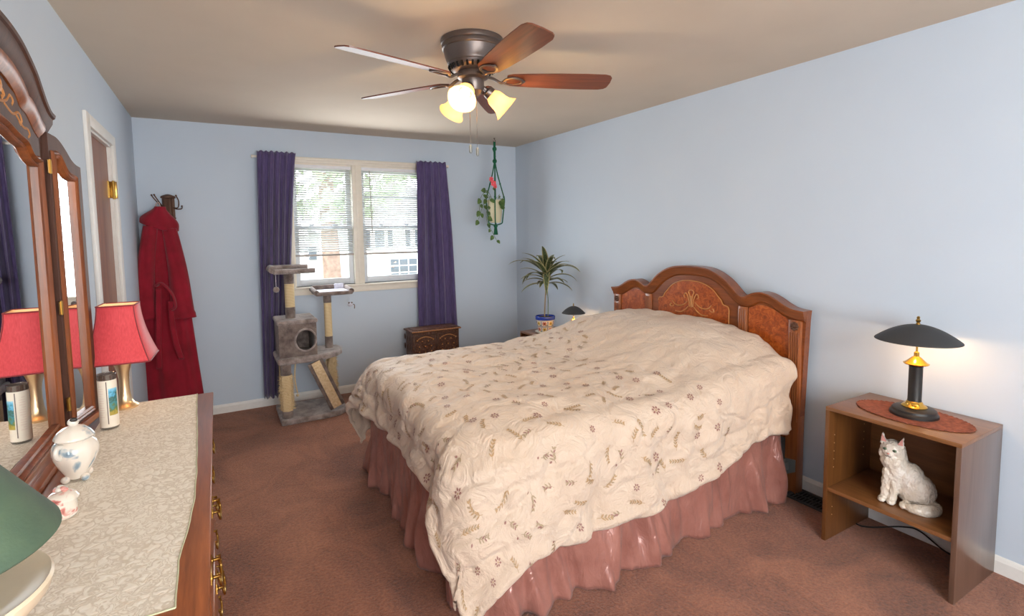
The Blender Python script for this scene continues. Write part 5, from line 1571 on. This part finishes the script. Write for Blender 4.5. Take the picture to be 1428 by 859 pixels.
def runner():
    m = MB()
    y0, y1 = 1.03, DYb-0.004
    def xr(y): return interp([(1.0, -0.094), (1.18, -0.098), (1.34, -0.084), (1.45, -0.079), (1.6, -0.079), (1.8, -0.083), (2.0, -0.088), (2.2, -0.095), (2.43, -0.100)], y)+0.0006*math.sin(y*40)
    def xl(y): return -0.385+0.004*math.sin(y*8)
    z = DZ+0.0015
    def fn(u, v):
        y = y0+(y1-y0)*v
        x = xl(y)+(xr(y)-xl(y))*u
        return (x, y, z+0.0008*noise.noise(Vector((x*20, y*20, 0))))
    m.grid(fn, 24, 160)
    # small drop over the far end of the dresser
    m.grid(lambda u, v: (xl(y1)+(xr(y1)-xl(y1))*u, y1+0.008*math.sin(PI/2*v), z-0.018*v), 24, 6)
    o = m.build('dresser_scarf', M['lace'], smooth=60)
    tag(o, 'cream damask lace scarf spread along the dresser top', 'table runner')
    e = MB()
    e.tube([(xr(y0+(y1-y0)*k/120), y0+(y1-y0)*k/120, z+0.0008) for k in range(121)], 0.0018, 6)
    e.tube([(xl(y0)+(xr(y0)-xl(y0))*k/30, y0, z+0.0008) for k in range(31)], 0.0018, 6)
    e.tube([(xl(y1)+(xr(y1)-xl(y1))*k/60, y1+0.008, z-0.018-0.002*math.sin(k*1.2)) for k in range(61)], 0.0018, 6)
    e.build('binding', M['lace_edge'], o)
runner()

def dresser_mirror():
    CY = 1.66; G = -0.46
    t = thing('dresser_mirror', 'three-panel cherry-wood mirror with an arched carved crown standing on the dresser', 'mirror', (0, 0, 0))
    fw = 0.045
    def top_curve(hw, zs, zp, sh):
        """arched top: flat shoulder at the side, rising dome; half offsets"""
        return [(0, zp), (hw*0.25, zp-0.004), (hw*0.5, zp-0.022), (hw*0.68, zp-(zp-zs)*0.45), (hw*0.78, zp-(zp-zs)*0.78), (hw*0.86, zs+0.006), (hw*0.94, zs), (hw, zs)]
    # ---- centre glass
    hw = 0.365
    tc = [(p.y, p.z) for p in curve([(0, a, b) for a, b in top_curve(hw, 1.735, 1.805, 0)], 4)]
    outline = [(CY+a, b) for a, b in tc[::-1]]+[(CY-a, b) for a, b in tc[1:]]
    poly = outline+[(CY-hw, DZ+0.075), (CY+hw, DZ+0.075)]
    MB().prism(poly, G-0.004, G, 'yz').build('mirror_glass', M['mirror'], t, smooth=0)
    # frame board behind and around, with a hole: build as strips
    def band(inner, outer_fn, x0, x1, mat, name, parent):
        m = MB(); n = len(inner); out = [outer_fn(*p) for p in inner]
        vs = []
        for x in (x0, x1):
            vs += [(x, a, b) for a, b in inner]+[(x, a, b) for a, b in out]
        fs = []
        for k in range(n):
            k2 = (k+1) % n
            fs += [(k, k2, n+k2, n+k), (2*n+k, 3*n+k, 3*n+k2, 2*n+k2), (k, 2*n+k, 2*n+k2, k2), (n+k, n+k2, 3*n+k2, 3*n+k)]
        m.add(vs, fs); return m.build(name, mat, parent, smooth=30)
    def outer(a, b):
        hwO = 0.425
        if b < DZ+0.2 and abs(abs(a-CY)-hw) < 1e-6: return (CY+math.copysign(hwO, a-CY), DZ)
        k = hwO/hw
        return (CY+(a-CY)*k, b+0.125 if abs(a-CY) < hw*0.99 else b+0.125)
    band(poly, outer, G-0.022, G+0.008, M['cherry_dark'], 'frame', t)
    # moulding around the glass
    prof = [(-0.004, -0.004), (0.009, -0.004), (0.013, 0.000), (0.011, 0.005), (0.007, 0.007), (0.015, 0.010), (0.020, 0.014), (0.018, 0.019), (0.010, 0.021), (0.012, 0.025), (0.009, 0.030), (-0.004, 0.031)]
    path = [(G, a, b) for a, b in poly]
    path_in = path
    # t x out sign: order far->near along the top, OUT=+x => t(-y) x (+x) = +z => b grows outwards (up)
    MB().sweep(path, prof, (1, 0, 0), closed=True).build('glass_moulding', M['cherry_z'], t, smooth=40)
    # crown
    cr = [(0, 2.052), (.07, 2.050), (.14, 2.042), (.20, 2.028), (.26, 2.004), (.31, 1.978), (.35, 1.945), (.39, 1.915), (.43, 1.896), (.475, 1.890)]
    cc = [(p.y, p.z) for p in curve([(0, a, b) for a, b in cr], 4)]
    cpath = [(G, CY+a, b) for a, b in cc[::-1]]+[(G, CY-a, b) for a, b in cc[1:]]
    cp = [(-0.03, 0.0), (-0.03, 0.018), (0.034, 0.020), (0.038, 0.014), (0.036, 0.004), (0.030, 0.0), (0.029, -0.014), (0.022, -0.028), (0.016, -0.040), (0.008, -0.048), (-0.03, -0.048)]
    crown = MB().sweep(cpath, cp, (1, 0, 0)).build('crown', M['cherry_dark'], t, smooth=40)
    # crown field board
    fieldt = [(CY+a, b-0.01) for a, b in cc[::-1] if a < 0.424]+[(CY-a, b-0.01) for a, b in cc[1:] if a < 0.424]
    low = [(CY-a, b+0.06) for a, b in tc[::-1]][:-1]+[(CY+a, b+0.06) for a, b in tc]
    MB().prism(fieldt+low, G-0.02, G+0.004, 'yz').build('crown_board', M['cherry_dark'], t, smooth=30)
    # second inner arch moulding
    inn = [(0, 1.965), (.07, 1.963), (.14, 1.954), (.20, 1.935), (.235, 1.915), (.255, 1.898), (.285, 1.893), (.315, 1.882), (.36, 1.855), (.40, 1.84)]
    ic = [(p.y, p.z) for p in curve([(0, a, b) for a, b in inn], 4)]
    MB().sweep([(G+0.004, CY+a, b) for a, b in ic[::-1]]+[(G+0.004, CY-a, b) for a, b in ic[1:]], [(0, -0.02), (0.006, -0.02), (0.016, -0.006), (0.022, 0.006), (0.022, 0.020), (0, 0.03)], (1, 0, 0)).build('crown_moulding', M['cherry_z'], crown, smooth=40)
    cv_ = MB()
    for s_ in (1, -1):
        def sc(pts, r=0.0045):
            cv_.tube(curve([(G+0.006, CY+s_*a, b) for a, b in pts], 5), r, 6)
        sc([(0.0, 1.86), (0.03, 1.88), (0.06, 1.90), (0.10, 1.90), (0.12, 1.885), (0.105, 1.875)], 0.006)
        sc([(0.04, 1.87), (0.09, 1.865), (0.14, 1.875), (0.17, 1.895), (0.19, 1.885), (0.18, 1.872)])
        sc([(0.12, 1.865), (0.18, 1.85), (0.23, 1.862), (0.25, 1.845), (0.24, 1.832), (0.228, 1.84)])
        sc([(0.20, 1.855), (0.26, 1.83), (0.30, 1.83), (0.315, 1.815), (0.30, 1.808)])
        for k in range(5): cv_.ball((G+0.006, CY+s_*(0.015+0.022*k), 1.915+0.012*math.sin(k)), (0.006, 0.013, 0.02), n=8, m=6)
    cv_.ball((G+0.006, CY, 1.91), (0.010, 0.022, 0.032), n=12, m=8)
    cv_.build('crown_carving', M['carving'], crown, smooth=60)
    # bottom rail on the dresser
    MB().bb((G-0.02, CY-0.425, DZ+0.001), (G+0.040, CY+0.425, DZ+0.022), bevel=0.004).bb((G-0.01, CY-0.425, DZ+0.02), (G+0.022, CY+0.425, DZ+0.055), bevel=0.005).build('base_rail', M['cherry'], t, smooth=40)
    # ---- wings
    for sgn in (1, -1):
        ang = math.radians(10.5 if sgn > 0 else 0.5)*sgn
        hy = CY+sgn*0.427
        W = 0.215
        th = Matrix.Rotation(-ang, 4, 'Z')
        gi0, gi1 = 0.036, 0.160      # glass offsets from the hinge
        wtop = [(gi0, 1.775), (gi0+0.02, 1.775), (0.075, 1.758), (0.095, 1.735), (0.115, 1.722), (0.135, 1.716), (gi1, 1.712)]
        pts = [(p.y, p.z) for p in curve([(0, a, b) for a, b in wtop], 4)]
        inner_p = [(sgn*a, b) for a, b in pts]+[(sgn*gi1, DZ+0.06), (sgn*gi0, DZ+0.06)]
        otop = [(0.004, 1.845), (0.03, 1.842), (0.06, 1.838), (0.09, 1.825), (0.12, 1.805), (0.15, 1.782), (0.18, 1.768), (W, 1.762)]
        op = [(p.y, p.z) for p in curve([(0, a, b) for a, b in otop], 4)]
        outer_p = [(sgn*a, b) for a, b in op]+[(sgn*W, DZ+0.012), (sgn*0.004, DZ+0.012)]
        m = MB().prism(inner_p, 0.0, 0.003, 'yz')
        def place(o):
            for v in o.data.vertices: v.co = (th @ v.co)+Vector((G+0.012, hy, 0))
            return o
        # frame as band between resampled outlines
        def resample(P_, n):
            L = [0]
            Q = P_+[P_[0]]
            for a, b in zip(Q, Q[1:]): L.append(L[-1]+math.hypot(a[0]-b[0], a[1]-b[1]))
            return L
        fm = MB()
        xf0, xf1 = -0.012, 0.010
        no = len(op)
        io = [inner_p[min(len(pts)-1, int(round(k/(no-1)*(len(pts)-1))))] for k in range(no)]+[inner_p[-2], inner_p[-1]]
        n = len(outer_p); vs = []
        for x in (xf0, xf1): vs += [(x, a, b) for a, b in io]+[(x, a, b) for a, b in outer_p]
        fs = []
        for k in range(n):
            k2 = (k+1) % n
            fs += [(k, k2, n+k2, n+k), (2*n+k, 3*n+k, 3*n+k2, 2*n+k2), (k, 2*n+k, 2*n+k2, k2), (n+k, n+k2, 3*n+k2, 3*n+k)]
        fm.add(vs, fs)
        w_ = place(fm.build('wing_frame', M['cherry_dark'], t, smooth=30))
        place(m.build('mirror_glass', M['mirror'], w_, smooth=0))
        pp = [(0.003, a, b) for a, b in inner_p]
        if sgn < 0: pp = pp[::-1]
        pr2 = [(-0.003, -0.004), (0.010, -0.004), (0.014, 0.002), (0.011, 0.008), (0.014, 0.013), (0.009, 0.019), (-0.003, 0.020)]
        # orientation: choose sign so the profile grows outward
        pr3 = [(a, -b) for a, b in pr2]
        place(MB().sweep(pp, pr3, (1, 0, 0), closed=True).build('glass_moulding', M['cherry_z'], w_, smooth=40))
        place(MB().bb((-0.016, 0.004*sgn, DZ+0.012), (0.022, W*sgn, DZ+0.034), bevel=0.004).build('wing_rail', M['cherry'], w_, smooth=40))
        for z in (1.74, 1.30, 0.99):
            place(MB().lathe([(0.0045, -0.022), (0.0045, 0.022)], 10, (0.012, 0.0, z)).bb((0.010, -0.012, z-0.02), (0.0125, 0.012, z+0.02)).build('hinge', M['brass'], w_))
dresser_mirror()

# ================================================================ THINGS ON THE DRESSER
def red_lamp():
    t = thing('table_lamp', 'table lamp with a flared red square shade and champagne metal stem on the dresser', 'lamp', (-0.333, 2.385, DZ+0.002))
    MB().lathe([(0, 0), (0.042, 0), (0.043, 0.007), (0.038, 0.012), (0.030, 0.017), (0.023, 0.028), (0.019, 0.05), (0.0165, 0.08), (0.0165, 0.11), (0.019, 0.135), (0.026, 0.160), (0.035, 0.180), (0.038, 0.187), (0.030, 0.190), (0, 0.190)], 40).build('stem', M['champagne'], t)
    m = MB()
    n = 14; z0, z1 = 0.188, 0.395
    def ring(k):
        v = k/n; z = z1+(z0-z1)*v
        hw = 0.058+(0.102-0.058)*(v**1.7)
        c = 0.007
        return [(hw-c, hw, z), (hw, hw-c, z), (hw, -hw+c, z), (hw-c, -hw, z), (-hw+c, -hw, z), (-hw, -hw+c, z), (-hw, hw-c, z), (-hw+c, hw, z)]
    vs = []
    for k in range(n+1): vs += ring(k)
    fs = [(k*8+i, k*8+(i+1) % 8, (k+1)*8+(i+1) % 8, (k+1)*8+i) for k in range(n) for i in range(8)]
    m.add(vs, fs)
    sh = m.build('lamp_shade', M['red_shade'], t, smooth=50, solid=0.002)
    e = MB()
    for k in (0, n):
        r = ring(k); e.tube([Vector(p) for p in r]+[Vector(r[0])], 0.0028, 6)
    for i in range(0, 8, 2):
        e.tube([tuple((Vector(ring(k)[i])+Vector(ring(k)[(i+1) % 8]))/2*1.005) for k in range(n+1)], 0.0024, 6)
    e.build('piping', M['red_trim'], sh)
    m = MB(); vi = []
    for k in range(n+1): vi += [(x*0.96, y*0.96, z) for x, y, z in ring(k)]
    m.add(vi, [(k*8+i, (k+1)*8+i, (k+1)*8+(i+1) % 8, k*8+(i+1) % 8) for k in range(n) for i in range(8)])
    m.build('shade_lining', M['shade_lining'], sh, smooth=50)
    m = MB().ball((0, 0, 0.26), (0.024, 0.024, 0.032), M['ceramic'], 16, 10).lathe([(0.012, 0.19), (0.012, 0.235)], 12, mat=M['champagne'])
    m.build('bulb', M['bulb'], t)
    p = point('red_lamp_light', (0, 0, 0.33), 0.14, (1.0, 0.66, 0.36), 0.03); p.parent = t
    p = point('red_lamp_light', (0, 0, 0.195), 0.14, (1.0, 0.62, 0.32), 0.03); p.parent = t
    p.location = (0.03, -0.03, 0.205)
    t.rotation_euler = (0, 0, math.radians(-3))
red_lamp()

def candle():
    t = thing('jar_candle', 'tall glass jar candle with a landscape picture label beside the mirror', 'candle', (-0.347, 2.15, DZ+0.003))
    MB().lathe([(0, 0), (0.024, 0), (0.0265, 0.004), (0.0265, 0.182), (0.0275, 0.186), (0.0265, 0.188), (0.0248, 0.186), (0.0248, 0.012), (0, 0.010)], 36).build('glass_jar', M['clear_glass'], t)
    MB().lathe([(0, 0.012), (0.0245, 0.012), (0.0245, 0.150), (0, 0.150)], 30).build('wax', M['label'], t)
    MB().lathe([(0.0249, 0.160), (0.0249, 0.186), (0.0242, 0.186), (0.0242, 0.160)], 30).build('jar_neck', M['wax'], t)
    m = MB(); m.cap = False
    m.lathe([(0.0269, 0.008), (0.0269, 0.168)], 40)
    lb = m.build('label', M['label'], t, smooth=60)
    def patch(a0, a1, z0, z1, mat, name, r=0.0272):
        MB().grid(lambda u, v: (r*math.cos(a0+(a1-a0)*u), r*math.sin(a0+(a1-a0)*u), z0+(z1-z0)*v), 12, 12).build(name, mat, lb, smooth=60, fix=False)
    # camera looks from -y, slightly +x : centre angle about -81 deg
    patch(math.radians(-78), math.radians(-18), 0.048, 0.140, M['landscape'], 'label_picture')
    patch(math.radians(-90), math.radians(-84), 0.020, 0.164, M['wax'], 'label_border')
    m = MB()
    for k in range(14):
        z = 0.148-k*0.008; L = 34 if k % 4 else 22
        m.grid(lambda u, v: (0.0272*math.cos(math.radians(-140+L*u)), 0.0272*math.sin(math.radians(-140+L*u)), z+0.0012*v), 8, 2)
    m.build('label_print', M['hanger_tag'], lb, smooth=60, fix=False)
candle()

def ginger_jar():
    t = thing('lidded_jar', 'round lidded white porcelain jar with blue floral painting in front of the mirror', 'jar', (-0.358, 1.735, DZ+0.003))
    t.scale = (0.98, 0.98, 1.12)
    b = MB().lathe([(0, 0.006), (0.022, 0.006), (0.024, 0.010), (0.030, 0.020), (0.042, 0.040), (0.050, 0.060), (0.052, 0.075), (0.047, 0.090), (0.036, 0.099), (0.032, 0.101), (0, 0.101)], 40, fn=lambda a, z: 1+0.02*math.cos(8*a))
    for k in range(4):
        a = PI/4+k*PI/2; b.ball((0.030*math.cos(a), 0.030*math.sin(a), 0.008), (0.011, 0.011, 0.009), n=10, m=8)
    b.build('body', M['porcelain_blue'], t, smooth=60)
    for a in (1.05, 1.05+PI):
        c_, s_ = math.cos(a), math.sin(a)
        MB().tube(curve([(0.046*c_, 0.046*s_, 0.066), (0.057*c_, 0.057*s_, 0.073), (0.060*c_, 0.060*s_, 0.084), (0.054*c_, 0.054*s_, 0.094), (0.040*c_, 0.040*s_, 0.092)], 5), 0.006, 10).build('handle', M['ceramic'], t)
    l = MB().lathe([(0, 0.101), (0.043, 0.101), (0.045, 0.104), (0.043, 0.108), (0.036, 0.118), (0.024, 0.127), (0.010, 0.132), (0, 0.133)], 40, fn=lambda a, z: 1+0.025*math.cos(8*a)).build('lid', M['porcelain_blue'], t, smooth=60)
    MB().ball((0, 0, 0.139), (0.013, 0.013, 0.010), M['ceramic'], 14, 10).ball((0.003, -0.006, 0.146), (0.009, 0.007, 0.0055), M['dark_paint'], 12, 8).build('knob', M['ceramic'], l)
ginger_jar()

def trinket():
    t = thing('trinket_box', 'tiny round porcelain trinket box with a pink rose on its lid, below the lidded jar', 'trinket box', (-0.345, 1.515, DZ+0.003))
    MB().lathe([(0, 0), (0.026, 0), (0.029, 0.004), (0.029, 0.036), (0.031, 0.040), (0, 0.040)], 36).build('body', M['porcelain_rose'], t)
    l = MB().lathe([(0, 0.040), (0.032, 0.040), (0.033, 0.044), (0.028, 0.052), (0.016, 0.058), (0, 0.060)], 36, fn=lambda a, z: 1+0.02*math.cos(9*a)).build('lid', M['porcelain_rose'], t)
    m = MB()
    for k in range(7):
        a = k*0.9; r = 0.008
        m.ball((r*math.cos(a), r*math.sin(a), 0.062+0.001*k), (0.007, 0.007, 0.005), M['ceramic'] if k % 2 else M['pink'], 8, 6)
    m.ball((0.0, 0.0, 0.068), (0.008, 0.008, 0.007), M['ceramic'], 10, 8)
    m.build('rose_knob', M['pink'], l)
trinket()

def green_lamp():
    t = thing('table_lamp', 'large table lamp with a sage green cone shade above a cream ceramic bowl', 'lamp', (-0.320, 0.835, DZ-0.010))
    MB().lathe([(0, 0.013), (0.060, 0.013), (0.062, 0.018), (0.050, 0.016), (0.026, 0.030), (0.018, 0.06), (0.020, 0.12), (0.030, 0.15), (0.05, 0.178), (0.08, 0.192), (0, 0.192)], 40).build('base', M['cream_ceramic'], t)
    MB().lathe([(0, 0.190), (0.075, 0.190), (0.098, 0.200), (0.111, 0.215), (0.115, 0.229), (0.112, 0.233), (0.105, 0.229), (0.085, 0.226), (0.05, 0.226), (0, 0.226)], 48).build('bowl', M['cream_ceramic'], t)
    m = MB(); m.cap = False
    R0, R1, z0, z1 = 0.126, 0.056, 0.292, 0.402
    m.lathe([(R0-0.004, z0-0.004), (R0, z0), (R0-0.001, z0+0.006), (R1, z1), (R1-0.002, z1), (R0-0.004, z0+0.004), (R0-0.006, z0-0.002), (R0-0.004, z0-0.004)], 64)
    m.build('lamp_shade', M['green_shade'], t, smooth=50)
    MB().ball((0, 0, 0.33), (0.022, 0.022, 0.030), M['ceramic'], 14, 10).lathe([(0.010, 0.23), (0.010, 0.31)], 12, mat=M['brass']).build('bulb', M['ceramic'], t)
green_lamp()
